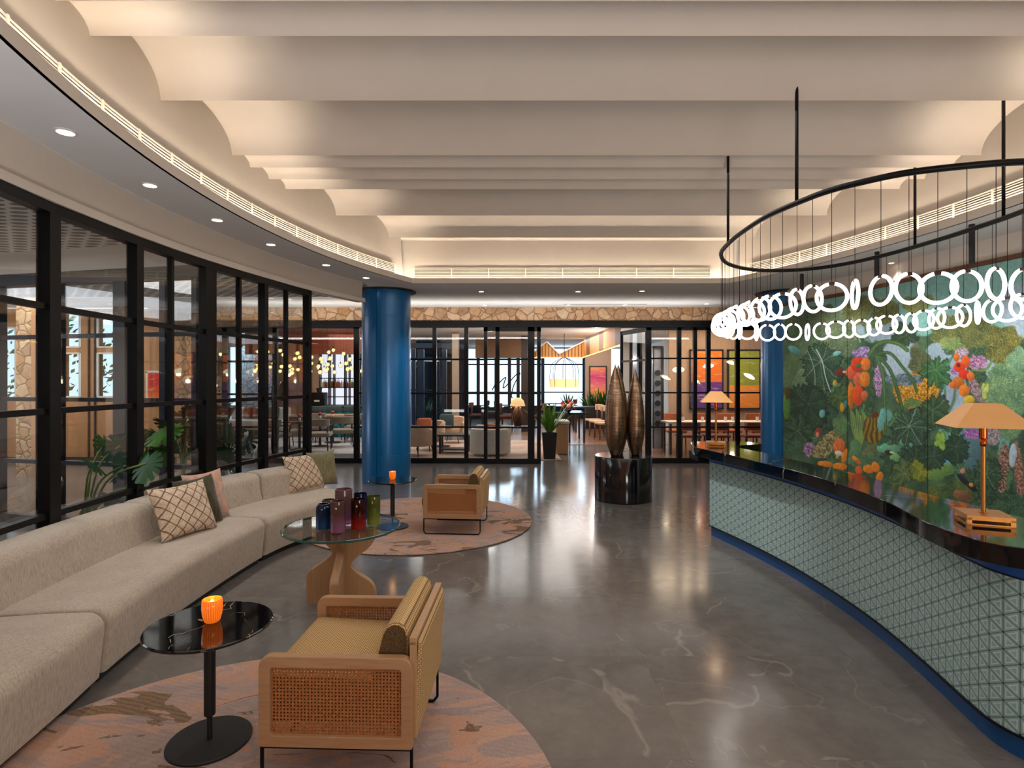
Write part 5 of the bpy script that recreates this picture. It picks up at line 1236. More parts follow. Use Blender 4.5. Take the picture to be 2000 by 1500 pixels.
def paint(U, V):
    p = Paint(U, V); f = fbm(U*0.012, V*0.012, 0)
    p.C[:] = (46, 82, 64); p.var(np.ones_like(U), (34, 66, 54), (88, 122, 84), fbm(U*0.04, V*0.04, 1)*1.5 - 0.25)
    top = np.clip((648 + 26*(fbm(U*0.03, V*0.03, 3)-0.5)*2 - V)/6, 0, 1); p.var(top, (112, 168, 162), (136, 184, 180), f*1.2)
    for x, y, rx, ry in ((1762, 700, 44, 46), (1858, 745, 30, 76), (1725, 640, 60, 30), (1905, 720, 46, 22), (1995, 610, 40, 60), (1850, 690, 40, 30)):
        d, _, _ = p.ell(x, y, rx, ry, 0, 8, 0.05); p.var(np.clip((1-d)*10, 0, 1), (146, 176, 190), (168, 190, 208), f*1.3)
    RS = np.random.default_rng(12)
    for q_ in range(70):
        x, y = RS.uniform(1530, 2010), RS.uniform(650, 1010)
        if (1735 < x < 1815 and 655 < y < 800) or (1838 < x < 1885 and 690 < y < 820): continue
        g0 = RS.uniform(0.7, 1.25); p.leaf(x, y, RS.uniform(16, 34), np.array((38, 74, 54))*g0, np.array((66, 106, 72))*g0, np.array((120, 152, 112))*g0, RS.uniform(0, 6.28), int(RS.integers(3, 9)), RS.uniform(0.15, 0.4), RS.uniform(0.7, 1.2))
    for x, y, rx, ry in ((1728, 815, 10, 22), (1770, 870, 18, 8), (1850, 880, 20, 9), (1610, 812, 6, 10), (1960, 870, 10, 24), (1845, 850, 16, 10)):
        d, _, _ = p.ell(x, y, rx, ry, 0.4, 7, 0.1); p.fill(np.clip((1-d)*6, 0, 1), (104, 180, 176), 0.85)
    for q_ in range(34):
        x, y = RS.uniform(1530, 2000), RS.uniform(650, 980); a = RS.uniform(0, 6.28); pts = [(x, y)]
        for _ in range(4): a += RS.uniform(-0.7, 0.7); pts.append((pts[-1][0] + 13*math.cos(a), pts[-1][1] + 13*math.sin(a)))
        p.curve(pts, 0.9, (138, 164, 124) if q_ % 2 else (92, 128, 92))
    D = p.doodle; L = p.leaf; B = p.blob; T = p.dots
    D(1600, 655, 75, 62, (66, 92, 74), (98, 118, 86), (160, 168, 110)); D(1700, 612, 52, 34, (74, 88, 50), (110, 118, 64), (190, 184, 110))
    D(1790, 596, 34, 22, (84, 104, 70), (120, 128, 70), (180, 180, 110)); D(1560, 700, 46, 60, (70, 104, 76), (104, 136, 100), (140, 170, 130))
    B(1545, 715, 16, 44, (98, 132, 88), 0.3, 6); L(1603, 706, 56, (30, 62, 48), (52, 88, 66), (176, 196, 178), 1.45, 7, 0.18, 0.85)
    p.curve([(1594, 682), (1606, 706), (1612, 735), (1622, 765)], 1.6, (196, 214, 214)); p.curve([(1575, 680), (1590, 720), (1592, 762)], 1.3, (150, 176, 160)); B(1552, 684, 14, 6, (110, 186, 186), 0.5); B(1634, 690, 9, 5, (120, 190, 190), -0.4)
    L(1578, 790, 58, (24, 52, 42), (44, 78, 56), (92, 122, 84), 1.9, 6, 0.16, 0.95); L(1640, 775, 30, (38, 72, 46), (70, 104, 56), (128, 150, 90), 0.6, 7, 0.3)
    L(1560, 840, 42, (30, 58, 44), (60, 92, 62), (104, 134, 100), 2.6, 8, 0.3); D(1540, 875, 30, 22, (36, 70, 54), (60, 96, 70), (130, 170, 140)); B(1536, 792, 8, 30, (88, 140, 50)); B(1538, 768, 6, 14, (90, 72, 22))
    T(1579, 877, 12, 16, (110, 84, 120), (186, 150, 196)); T(1618, 862, 40, 13, (92, 98, 62), (176, 156, 112), -0.75, 4.5); T(1606, 880, 24, 15, (96, 104, 66), (180, 160, 118), -0.4, 4.5)
    B(1598, 846, 7, 11, (150, 70, 50)); B(1597, 849, 4, 6, (226, 150, 120)); B(1645, 795, 5, 11, (236, 160, 40)); B(1652, 790, 4, 9, (40, 140, 150)); B(1641, 727, 11, 8, (110, 52, 34)); B(1649, 727, 4, 3, (210, 200, 190)); B(1630, 748, 5, 7, (200, 170, 60))
    B(1606, 808, 6, 9, (120, 190, 190)); D(1640, 830, 20, 24, (60, 104, 70), (98, 138, 88), (170, 190, 130))
    # middle panel
    T(1790, 762, 46, 36, (140, 96, 22), (226, 168, 60), 0, 3.0); T(1765, 742, 40, 12, (70, 96, 110), (120, 140, 148), 0, 6); D(1788, 788, 22, 12, (76, 108, 62), (110, 136, 74), (170, 180, 90))
    D(1793, 700, 20, 32, (58, 74, 48), (86, 98, 62), (140, 130, 90)); p.curve([(1700, 668), (1690, 645), (1700, 610), (1715, 590)], 2.5, (96, 140, 112)); p.curve([(1680, 668), (1672, 640), (1664, 620)], 1.8, (150, 170, 160)); p.curve([(1690, 665), (1700, 635), (1712, 628)], 2.2, (80, 130, 90))
    T(1716, 740, 11, 40, (112, 86, 120), (190, 158, 198)); T(1684, 690, 20, 12, (110, 86, 140), (176, 156, 206))
    p.curve([(1698, 692), (1712, 674), (1732, 667), (1756, 672), (1772, 684)], 4.5, (58, 98, 50), (120, 150, 80)); p.curve([(1710, 692), (1738, 690), (1762, 716), (1782, 742), (1790, 764)], 3.6, (48, 88, 50), (104, 140, 80))
    p.curve([(1714, 694), (1738, 722), (1752, 760), (1768, 824)], 4.0, (46, 84, 48), (104, 136, 70)); p.curve([(1712, 696), (1724, 730), (1727, 770), (1730, 842)], 4.0, (52, 100, 58), (110, 150, 90)); p.curve([(1700, 700), (1698, 750), (1692, 800)], 4.5, (44, 84, 50))
    p.curve([(1692, 770), (1690, 800), (1706, 815)], 1.6, (60, 110, 70))
    for x, y, rx, ry, c in ((1662, 772, 7, 30, (226, 124, 30)), (1664, 728, 12, 15, (232, 96, 62)), (1678, 742, 12, 15, (206, 104, 76)), (1675, 712, 15, 16, (206, 62, 30)), (1691, 711, 11, 13, (236, 122, 40)), (1689, 741, 11, 16, (222, 128, 42)), (1675, 772, 12, 21, (238, 84, 34)), (1688, 772, 7, 11, (206, 110, 76)), (1677, 713, 6, 5, (84, 104, 44))): B(x, y, rx, ry, c)
    for k in range(9):
        x = 1662 + k*3.6; p.curve([(x, 800 + (k % 3)*6), (x+2, 835), (1676+k*0.6, 872)], 1.9, (110 + 16*(k % 3), 152 + 12*(k % 2), 84), (190, 206, 140))
    d, x, y = p.ell(1706, 838, 22, 31, 0.1, 3); m = np.clip((1-d)*14, 0, 1); fq = 0.5+0.5*np.sin(np.arctan2(x, y+60)*44); p.var(m, (86, 66, 20), (150, 130, 50), fq); B(1708, 810, 7, 7, (104, 60, 30))
    B(1735, 876, 24, 9, (102, 176, 142), 0.1, 5); B(1748, 892, 14, 8, (120, 190, 120), 0.6, 5); B(1722, 820, 8, 26, (110, 186, 182), 0.2); L(1788, 895, 36, (24, 54, 42), (44, 78, 56), (100, 140, 110), 1.2, 7, 0.28); L(1775, 832, 44, (28, 62, 48), (52, 92, 66), (176, 200, 176), 0.9, 9, 0.34, 1.05)
    B(1736, 884, 9, 6, (60, 44, 36), 0.4); B(1741, 884, 5, 3, (220, 214, 206), 0.4); L(1766, 925, 32, (60, 86, 52), (98, 124, 74), (140, 160, 104), 4.5, 7, 0.28); L(1800, 922, 26, (92, 112, 36), (140, 152, 50), (180, 180, 90), 4.0, 3, 0.2)
    B(1672, 885, 14, 26, (90, 140, 96), 0, 6); B(1700, 892, 16, 24, (104, 112, 80), 0.2, 6, 0.3); D(1690, 900, 34, 16, (56, 96, 70), (96, 132, 96), (150, 180, 130))
    for x, y, rx, ry, r in ((1612, 907, 15, 6, 0.1), (1641, 911, 15, 8, 0.1), (1678, 918, 8, 10, -0.3), (1697, 916, 11, 9, 0.2), (1710, 912, 8, 12, -0.2), (1718, 930, 7, 11, 0.3), (1650, 890, 6, 16, 0.2), (1672, 898, 12, 4, 0.8)): B(x, y, rx, ry, (255, 142 if x != 1678 else 110, 44), r, 2, 0.2)
    B(1639, 872, 12, 16, (250, 122, 62), 0, 3); B(1639, 886, 9, 5, (220, 222, 214), 0.3); B(1636, 892, 4, 4, (240, 170, 60))
    # right panel
    D(1880, 645, 62, 36, (62, 82, 46), (104, 118, 58), (190, 176, 96)); D(1960, 680, 38, 46, (66, 78, 36), (108, 112, 50), (196, 176, 92)); D(1860, 672, 22, 18, (92, 128, 70), (140, 160, 96), (200, 206, 130))
    D(1965, 765, 50, 62, (70, 118, 88), (118, 156, 110), (186, 206, 150)); D(1990, 700, 26, 30, (86, 140, 110), (130, 170, 130), (190, 210, 160)); D(1955, 830, 50, 30, (62, 110, 84), (100, 140, 100), (170, 196, 140))
    B(1905, 860, 30, 60, (86, 130, 140), 0.1, 8, 0.3); B(1860, 760, 16, 40, (150, 172, 196), 0.2, 6, 0.1); p.curve([(1866, 755), (1862, 785), (1848, 812)], 3.2, (84, 126, 92)); p.curve([(1858, 700), (1846, 730), (1846, 775)], 3.0, (84, 140, 110))
    L(1828, 722, 36, (34, 84, 52), (58, 116, 66), (120, 160, 110), 1.4, 9, 0.36); L(1822, 800, 36, (32, 62, 44), (56, 90, 60), (120, 146, 104), 0.4, 6, 0.24)
    p.curve([(1900, 722), (1925, 722), (1940, 700)], 3.0, (96, 136, 70), (150, 180, 100)); T(1909, 707, 19, 15, (120, 84, 120), (196, 150, 190)); T(1878, 688, 14, 10, (130, 110, 140), (200, 180, 200)); T(1862, 725, 7, 8, (120, 84, 150), (176, 130, 190)); T(1906, 762, 12, 30, (96, 78, 84), (166, 146, 156), -0.5)
    for x, y, rx, ry, c in ((1868, 698, 6, 10, (226, 116, 40)), (1886, 706, 9, 13, (236, 96, 34)), (1874, 717, 12, 11, (226, 60, 24)), (1884, 732, 13, 11, (210, 52, 20)), (1871, 748, 13, 12, (186, 110, 40)), (1861, 752, 7, 7, (226, 106, 34)), (1883, 763, 11, 12, (222, 124, 34)), (1896, 735, 8, 10, (206, 110, 40)), (1893, 782, 11, 11, (204, 180, 50)), (1872, 713, 5, 5, (110, 30, 14))): B(x, y, rx, ry, c)
    L(1924, 760, 22, (140, 168, 78), (186, 206, 116), (220, 230, 160), 1.5, 3, 0.4, 0.5); T(1903, 848, 22, 9, (120, 74, 140), (186, 130, 196)); T(1940, 850, 15, 20, (110, 100, 108), (170, 160, 170)); T(1958, 915, 13, 58, (84, 62, 54), (168, 138, 120), 0.08, 3.6); T(1989, 915, 10, 58, (92, 62, 52), (172, 134, 118), -0.1, 3.6)
    B(1978, 890, 8, 26, (176, 200, 216), 0.1, 2, 0.1); L(1868, 872, 36, (20, 48, 38), (38, 70, 52), (84, 118, 92), 1.6, 7, 0.26, 0.9); B(1850, 908, 16, 7, (90, 170, 180), 0.7, 4); L(1926, 925, 40, (26, 58, 44), (48, 84, 56), (130, 164, 120), 1.0, 8, 0.3, 0.9); L(1835, 860, 24, (110, 160, 60), (150, 190, 84), (180, 206, 120), 0.9, 4, 0.3, 0.6)
    B(1838, 922, 26, 13, (104, 148, 76), -0.35, 6); L(1822, 890, 30, (26, 58, 46), (44, 80, 58), (84, 120, 92), 1.9, 6, 0.3); D(1855, 962, 52, 24, (40, 70, 44), (84, 104, 48), (130, 146, 80)); B(1880, 968, 20, 10, (134, 92, 66), 0.3, 4); B(1882, 938, 19, 5, (24, 32, 52), 0.75, 2); B(1898, 952, 14, 5, (30, 34, 50), 0.6, 2); B(1897, 947, 5, 4, (232, 160, 50)); B(1880, 920, 6, 5, (206, 140, 130))
    B(1925, 968, 8, 10, (206, 196, 176), -0.6, 2); D(1960, 990, 60, 24, (30, 62, 48), (56, 92, 66), (100, 140, 110)); L(1930, 965, 22, (24, 54, 40), (42, 78, 54), (90, 124, 96), 2.2, 7, 0.3)
    # fine drawn lines and brush texture
    gm = ((p.C[..., 1] > p.C[..., 0]*1.08) & (p.C[..., 1] > p.C[..., 2]*1.02)).astype(float); h = fbm(U*0.05+3, V*0.05, 4, 3); p.fill(gm*(np.abs(((h*30) % 1.0)-0.5) < 0.07), (150, 172, 128), 0.28)
    g = (fbm(U*0.35, V*0.22, 2, 3)-0.5)[..., None]; p.C = np.clip(p.C*(1+0.22*g), 0, 255); return p.C
mur = [(4.235, 8.80), (4.575, 7.68), (4.69, 6.355), (4.88, 5.07)]
mt_ = bpy.data.materials.new('painted_canvas'); mt_.use_nodes = True; nt_ = mt_.node_tree; at_ = nt_.nodes.new('ShaderNodeAttribute'); at_.attribute_name = 'paint'
nt_.links.new(at_.outputs['Color'], nt_.nodes['Principled BSDF'].inputs['Base Color']); nt_.nodes['Principled BSDF'].inputs['Roughness'].default_value = 0.6
zb_, zt_ = 0.15, 2.775
for k, lb in enumerate(('left painted mural panel with dark leaves and orange fruit at the bottom', 'middle painted mural panel with red squashes and arching green stems', 'right painted mural panel with orange flowers and palm trunks')):
    (x0, y0), (x1, y1) = mur[k], mur[k+1]; L_ = math.hypot(x1-x0, y1-y0); nx, nz = int(L_/0.0058), int((zt_-zb_)/0.0058)
    g = 0.004 / L_; uu = np.linspace(g, 1-g, nx+1); zz_ = np.linspace(zb_, zt_, nz+1); Ug, Zg = np.meshgrid(uu, zz_)
    X = x0 + (x1-x0)*Ug; Y = y0 + (y1-y0)*Ug; PX = 1000 + F*X/Y; PY = HY - F*(Zg-EYE)/Y
    Cc = s2l(paint(PX, PY)); co = np.stack([X, Y, Zg], -1).reshape(-1, 3)
    ii = np.arange((nx+1)*(nz+1)).reshape(nz+1, nx+1); quads = np.stack([ii[:-1, 1:], ii[:-1, :-1], ii[1:, :-1], ii[1:, 1:]], -1).reshape(-1, 4)
    me = bpy.data.meshes.new('canvas'); me.vertices.add(len(co)); me.vertices.foreach_set('co', co.ravel()); me.loops.add(quads.size); me.loops.foreach_set('vertex_index', quads.ravel().astype(np.int32))
    me.polygons.add(len(quads)); me.polygons.foreach_set('loop_start', np.arange(0, quads.size, 4, dtype=np.int32)); me.update(calc_edges=True)
    ca = me.color_attributes.new('paint', 'FLOAT_COLOR', 'POINT'); ca.data.foreach_set('color', np.concatenate([Cc.reshape(-1, 3), np.ones((len(co), 1))], 1).astype(np.float32).ravel())
    me.materials.append(mt_); me.validate()
    t = thing('mural_panel', lb, 'painting', (0, 0, 0), group='three-panel botanical mural behind the desk')
    cv = bpy.data.objects.new('canvas', me); COL.objects.link(cv); cv.parent = t
    n_ = Vector((y1-y0, -(x1-x0), 0)).normalized(); n_ = n_ if n_.x > 0 else -n_
    obj('backing_board', MB().beam(Vector(((x0), y0, (zb_+zt_)/2)) + n_*0.018, Vector((x1, y1, (zb_+zt_)/2)) + n_*0.018, 0.03, zt_-zb_), MT['blackmatte'], t)
    obj('top_batten', MB().beam(Vector((x0, y0, 2.80)) + n_*0.01, Vector((x1, y1, 2.80)) + n_*0.01, 0.05, 0.045), MT['walnut'], t)
m = MB()
for (x0, y0), (x1, y1) in zip(mur, mur[1:]): m.beam((x0+0.12, y0+0.02, 1.53), (x1+0.12, y1+0.02, 1.53), 0.1, 3.05)
m.beam((5.0, 5.09, 1.53), (5.2, 1.0, 1.53), 0.1, 3.05); m.beam((5.2, 1.0, 1.53), (5.2, -3.4, 1.53), 0.1, 3.05)
struct('wall_mural', m, MT['plaster'])
struct('floor_recess', MB().box((4.3, 8.95, 0.02), (0.3, 0.3, 0.01)), MT['floor'])
# ================================================================== ROOMS BEHIND THE GLASS
# ---- private dining room on the right
def painting(label, px0, px1, py0, py1, Y, cols, grp, fr='black'):
    a, b = P(px0, py1, Y), P(px1, py0, Y); t = thing('framed_painting', label, 'painting', ((a.x+b.x)/2, Y, (a.z+b.z)/2), group=grp); w, h = b.x-a.x, b.z-a.z
    fm = MB()
    for x, z, sx, sz in ((0, h/2, w+0.04, 0.04), (0, -h/2, w+0.04, 0.04), (-w/2, 0, 0.04, h), (w/2, 0, 0.04, h)): fm.box((x, 0, z), (sx, 0.05, sz))
    obj('frame', fm, MT['darkwood'] if fr == 'black' else MT['white'], t)
    T_ = NT('abstract_canvas'); v = T_.coord('Object', (1, 1, 7)); sp = T_.new('ShaderNodeSeparateXYZ'); o_ = T_.coord('Object'); T_.link(o_, sp.inputs[0])
    n = T_.noise(v, 3, 5, 0.6, 0.4); f = T_.math('ADD', T_.math('DIVIDE', sp.outputs[2], h), 0.5); f = T_.math('ADD', f, T_.math('MULTIPLY', T_.math('SUBTRACT', n, 0.5), cols[1]))
    c = T_.ramp(f, cols[0]); c = T_.mix(T_.math('MULTIPLY', T_.math('GREATER_THAN', n, 0.58), 0.25), c, S(250, 240, 200)); T_.base(c); T_.b.inputs['Roughness'].default_value = 0.6
    obj('canvas', MB().box((0, -0.005, 0), (w, 0.03, h)), T_.m, t); return t
painting('orange over purple abstract canvas on the dining room wall', 1348, 1411, 684, 798, 13.95, ([(0.0, S(96, 48, 140)), (0.45, S(110, 54, 150)), (0.46, S(232, 112, 24)), (1.0, S(240, 128, 30))], 0.004), 'abstract canvases in the dining room')
painting('green over orange abstract canvas on the dining room wall', 1422, 1484, 684, 798, 13.95, ([(0.0, S(240, 140, 30)), (0.3, S(240, 150, 80)), (0.395, S(246, 160, 40)), (0.40, S(150, 160, 60)), (1.0, S(158, 170, 66))], 0.01), 'abstract canvases in the dining room')
painting('pink over orange abstract canvas on the wall beyond the opening', 1152, 1184, 716, 800, 19.85, ([(0.0, S(226, 100, 30)), (0.4, S(240, 150, 60)), (0.55, S(236, 120, 120)), (0.75, S(216, 50, 120)), (1.0, S(240, 150, 90))], 0.06), None)
painting('red and orange sunset canvas in a white mount on the entry hall wall', 288, 318, 726, 788, 11.165, ([(0.0, S(226, 150, 60)), (0.3, S(230, 90, 20)), (0.6, S(206, 36, 20)), (1.0, S(216, 30, 26))], 0.05), None, 'white')
# red pendant sign-like lamp band above it
def dchair(label, loc, rz, seat='orangefab', back=0.8, grp='dining chairs', fr='walnut', round_back=True, arms=False, name='dining_chair', low=False):
    t = thing(name, label, 'chair', loc, rz, group=grp); sh = 0.44 if not low else 0.38; w = 0.46 if not low else 0.56
    obj('seat', MB().rbox((0, 0, sh), (w, w, 0.09 if low else 0.06), 0.025, 2), MT[seat], t, smooth=40)
    bw = w*0.48; c = [(-bw, -0.14, 0), (-bw*0.72, -0.22, 0), (0, -0.25, 0), (bw*0.72, -0.22, 0), (bw, -0.14, 0)]; cc = catmull(c, 4); m = MB(); rs = []
    for p in cc: rs.append([(p.x, p.y-0.018, back-0.17), (p.x, p.y+0.02, back-0.17), (p.x, p.y+0.025, back-0.01), (p.x, p.y, back), (p.x, p.y-0.022, back-0.01)])
    obj('backrest', m.rings(rs), MT[seat], t, smooth=50)
    for sx in (-1, 1):
        obj('leg', MB().tube([(sx*w*0.40, w*0.42, sh), (sx*w*0.42, w*0.46, 0)], [0.018, 0.012], 8), MT[fr], t, smooth=True)
        obj('leg', MB().tube([(sx*w*0.42, -0.17, back-0.05), (sx*w*0.40, -0.17, sh), (sx*w*0.44, -0.24, 0)], [0.014, 0.018, 0.012], 8), MT[fr], t, smooth=True)
        if arms: obj('armrest', MB().tube([(sx*w*0.40, w*0.42, sh), (sx*w*0.46, w*0.40, sh+0.2), (sx*w*0.48, 0, sh+0.22), (sx*w*0.42, -0.16, sh+0.22)], 0.016, 8), MT[fr], t, smooth=True)
    return t
def table(label, loc, size, h, top='bmarble', leg='darkwood', rnd=False, grp=None, n=4, name='dining_table'):
    t = thing(name, label, 'table', loc, group=grp)
    if rnd: obj('table_top', MB().cyl((0, 0, h-0.03), size/2, 0.03, 32), MT[top], t, smooth=40); obj('pedestal', MB().lathe([(0.2, 0), (0.2, 0.02), (0.03, 0.04), (0.03, h-0.03)], 20), MT[leg], t, smooth=40)
    else:
        obj('table_top', MB().box((0, 0, h-0.02), (size[0], size[1], 0.04)), MT[top], t, bevel=0.004)
        for sx in (-1, 1):
            for sy in (-1, 1): obj('leg', MB().box((sx*(size[0]/2-0.06), sy*(size[1]/2-0.06), (h-0.04)/2), (0.05, 0.05, h-0.04)), MT[leg], t)
    return t
table('long pale-topped dining table behind the reception lamp', (4.65, 12.55, 0), (2.5, 0.62), 0.72, top='white', grp='private dining room tables')
dn = ['leftmost chair on the far side of the dining table', 'second far-side dining chair from the left', 'third far-side dining chair from the left', 'rightmost chair on the far side of the dining table']
for (px, lb) in zip((1318, 1374, 1423, 1480), dn): dchair(lb, (P(px, 0, 13.15).x, 13.15, 0.008), PI, 'orangefab', 0.84, 'dining chairs beyond the far side of the table')
for (px, lb) in zip((1345, 1400, 1470), ('dark chair on the near side of the dining table, left', 'dark chair on the near side of the dining table, behind the lamp pole', 'dark chair on the near side of the dining table, right')):
    dchair(lb, (P(px, 0, 11.95).x, 11.98, 0.008), 0, 'redfab', 0.74, 'dark dining chairs on the near side', fr='darkwood')
for px, lb in ((1334, 'water glass at the left place setting'), (1372, 'water glass at the middle left place setting'), (1417, 'left glass of the centre pair on the dining table'), (1431, 'right glass of the centre pair on the dining table'), (1479, 'left glass of the right pair on the dining table'), (1492, 'right glass of the right pair on the dining table')):
    tag(obj('water_glass', MB().lathe([(0.028, 0), (0.034, 0.09), (0.031, 0.09), (0.026, 0.01)], 16), MT['offwhite'] if False else MT['white'], smooth=40, loc=(P(px, 0, 12.6).x, 12.6, 0.7205)), lb, 'glass', 'glasses on the dining table')
shl = [(1301, 736, 'leftmost clear disc pendant'), (1325, 721, 'yellow disc pendant second from the left'), (1363, 745, 'small bright disc pendant in front of the orange canvas'), (1383, 713, 'clear disc pendant across the top of the orange canvas'), (1430, 707, 'small clear disc pendant near the top of the green canvas'), (1464, 734, 'large glowing disc pendant in front of the green canvas')]
MT['disc'] = glassy('disc_glass', (0.9, 0.92, 0.8), 0.3, 0.1); MT['discl'] = emis('disc_light', (1.0, 0.85, 0.5), 3.0)
for i, (px, py, lb) in enumerate(shl):
    p = P(px, py, 12.7); t = thing('disc_pendant', lb + ' in the dining room', 'pendant light', (p.x, p.y, p.z), group='glass disc pendants'); R_ = Matrix.Rotation([0.3, -0.2, 0.6, -0.3, 0.1, 0.35][i], 3, 'Y') @ Matrix.Rotation(0.5, 3, 'X')
    m = MB().lathe([(0.001, 0.03), (0.06, 0.02), (0.125, -0.01), (0.13, -0.015), (0.06, 0.01), (0.001, 0.02)], 28); m.v = [tuple(R_ @ Vector(v)) for v in m.v]; obj('glass_disc', m, MT['disc'] if i not in (1, 5) else MT['discl'], t, smooth=True)
    obj('bulb', MB().sphere((0, 0, -0.012), 0.035, 12, 8), MT['discl'], t, smooth=True); obj('cord', MB().tube([(0, 0, 0.02), (0, 0, 3.04-p.z)], 0.003, 6), MT['brass'], t)
    point('disc_glow', (p.x, p.y, p.z - 0.1), 2.0)
# bead screen of hanging discs
t = thing('disc_screen', 'hanging screen of dark round discs at the left of the dining room', 'screen', (P(1284, 0, 13.4).x, 13.4, 0))
obj('frame', MB().box((-0.1, 0, 1.2), (0.03, 0.05, 2.45)).box((0.12, 0, 1.2), (0.05, 0.05, 2.45)).box((0, 0, 2.42), (0.25, 0.05, 0.05)), MT['darkwood'], t)
obj('panel', MB().box((0, 0.04, 1.2), (0.2, 0.01, 2.4)), simple('screen_panel', S(160, 168, 190), 0.5), t)
for k in range(6): obj('disc', MB().cyl((0, 0, 0), 0.07, 0.02, 20), MT['navy'], t, loc=(0.0, -0.02, 0.55 + k*0.24 + 0.05), rot=(PI/2, 0, 0), smooth=40)

# ---- lounge right of the column
def tubchair(label, loc, rz, m='beige', s=1.0):
    t = thing('tub_chair', label, 'armchair', loc, rz, group='upholstered lounge chairs'); mb = MB(); rs = []
    for k in range(13):
        a = math.radians(-115 + 230*k/12) - PI/2; c, s_ = math.cos(a), math.sin(a); hh = 0.68 - 0.14*(abs(k-6)/6)**2
        rs.append([(0.27*c*s, 0.27*s_*s, 0.22), (0.35*c*s, 0.35*s_*s, 0.22), (0.38*c*s, 0.38*s_*s, hh-0.03), (0.35*c*s, 0.35*s_*s, hh), (0.30*c*s, 0.30*s_*s, hh-0.02)])
    obj('backrest', mb.rings(rs), MT[m], t, smooth=50); obj('seat', MB().lathe([(0.27*s, 0.20), (0.29*s, 0.24), (0.29*s, 0.36), (0.26*s, 0.40), (0.001, 0.41)], 32), MT[m], t, smooth=40)
    for sx in (-1, 1):
        for sy in (-1, 1): obj('leg', MB().tube([(sx*0.2*s, sy*0.2*s, 0.22), (sx*0.26*s, sy*0.26*s, 0)], [0.016, 0.01], 8), MT['darkwood'], t, smooth=True)
    return t
FZ = 0.012
tubchair('beige tub chair closest to the blue column, seen from behind', (P(816, 0, 12.2).x, 12.2, FZ), -0.6)
tubchair('beige round chair behind the low dark table', (P(840, 0, 13.0).x, 13.1, FZ), 2.4, s=0.9)
tubchair('pale lounge chair with a grey teal cushion against its back', (P(884, 0, 14.6).x, 14.6, FZ), 2.9)
tag(obj('scatter_cushion', MB().rbox((0, 0, 0), (0.36, 0.12, 0.34), 0.05), MT['tealfab'], smooth=40, loc=(P(872, 0, 14.3).x, 14.38, 0.60), rot=(-0.2, 0, 0.1)), 'grey teal cushion on the pale lounge chair', 'cushion')
tag(obj('scatter_cushion', MB().rbox((0, 0, 0), (0.34, 0.12, 0.32), 0.05), MT['orangefab'], smooth=40, loc=(P(829, 0, 13.2).x, 13.22, 0.58), rot=(-0.2, 0, 0.3)), 'tan orange cushion on the round beige chair', 'cushion')
lt = table('low dark wooden lounge table with crossed legs', (P(888, 0, 12.6).x, 12.6, FZ), (0.72, 0.5), 0.42, top='darkwood', grp=None, name='coffee_table'); obj('lower_shelf', MB().box((0, 0, 0.08), (0.6, 0.4, 0.03)), MT['darkwood'], lt)
table('small round brown side table between the lounge chairs', (P(862, 0, 13.6).x, 13.75, FZ), 0.5, 0.5, top='walnut', rnd=True, name='side_table_round')
# white curved sofa with its back to the hall
t = thing('curved_sofa', 'white sofa with a rounded back turned to the hall, holding cushions', 'sofa', (P(957, 0, 11.95).x, 12.05, FZ))
mb = MB(); rs = []
for k in range(15):
    a = math.radians(-80 + 160*k/14) - PI/2; c, s_ = math.cos(a)*0.44, math.sin(a)*0.30 + 0.12
    rs.append([(c*0.72, s_*0.6+0.03, 0.05), (c, s_, 0.05), (c*1.02, s_-0.02, 0.50), (c*0.97, s_, 0.57), (c*0.86, s_+0.03, 0.58), (c*0.76, s_+0.06, 0.52)])
obj('backrest', mb.rings(rs), MT['offwhite'], t, smooth=50); obj('seat', MB().rbox((0, 0.18, 0.24), (0.74, 0.5, 0.34), 0.06), MT['offwhite'], t, smooth=40)
for px, m_, lb, z in ((940, 'offwhite', 'round white cushion at the left end of the white sofa', 0.66), (958, 'orangefab', 'salmon orange cushion on the white sofa', 0.68), (975, 'redfab', 'dark rust cushion on the white sofa', 0.66), (987, 'offwhite', 'pale cushion at the right end of the white sofa', 0.65)):
    tag(obj('scatter_cushion', MB().rbox((0, 0, 0), (0.26, 0.12, 0.28), 0.055), MT[m_], smooth=40, loc=(P(px, 0, 12.1).x, 12.12 + 0.015*(px % 3), z-0.13), rot=(-0.25, 0.1, 0.1)), lb, 'cushion')
# console with driftwood lamp
cx_ = P(1011, 0, 12.4).x
table('dark wooden console table under the driftwood lamp', (cx_, 12.4, 0), (0.62, 0.3), 0.62, top='darkwood', name='console_table')
t = thing('driftwood_lamp', 'driftwood table lamp with a cream cone shade on the console', 'table lamp', (cx_, 12.4, 0.6205))
for k in range(5):
    a = k*1.3; obj('driftwood_stick', MB().tube([(0.05*math.cos(a), 0.04*math.sin(a), 0), (0.09*math.cos(a+0.4), 0.05*math.sin(a+0.4), 0.2), (0.04*math.cos(a+1), 0.03*math.sin(a), 0.46)], [0.03, 0.035, 0.015], 8), MT['walnut'], t, smooth=True)
obj('lamp_shade', MB().lathe([(0.17, 0.44), (0.13, 0.56), (0.07, 0.62), (0.068, 0.62), (0.128, 0.558), (0.168, 0.44)], 32, loop=True), MT['shade'], t, smooth=True); point('lamp_glow', (cx_, 12.4, 1.12), 3)
# tall grey planter bushes outside glass
t = thing('garden_shrub', 'spiky dark shrub outside the blue framed glazing', 'plant', (P(832, 0, 18.7).x, 18.75, 0)); obj('foliage', blades(60, 1.0, 0.7, 9, 0.05, 0.1), MT['leaf_dark'], t)
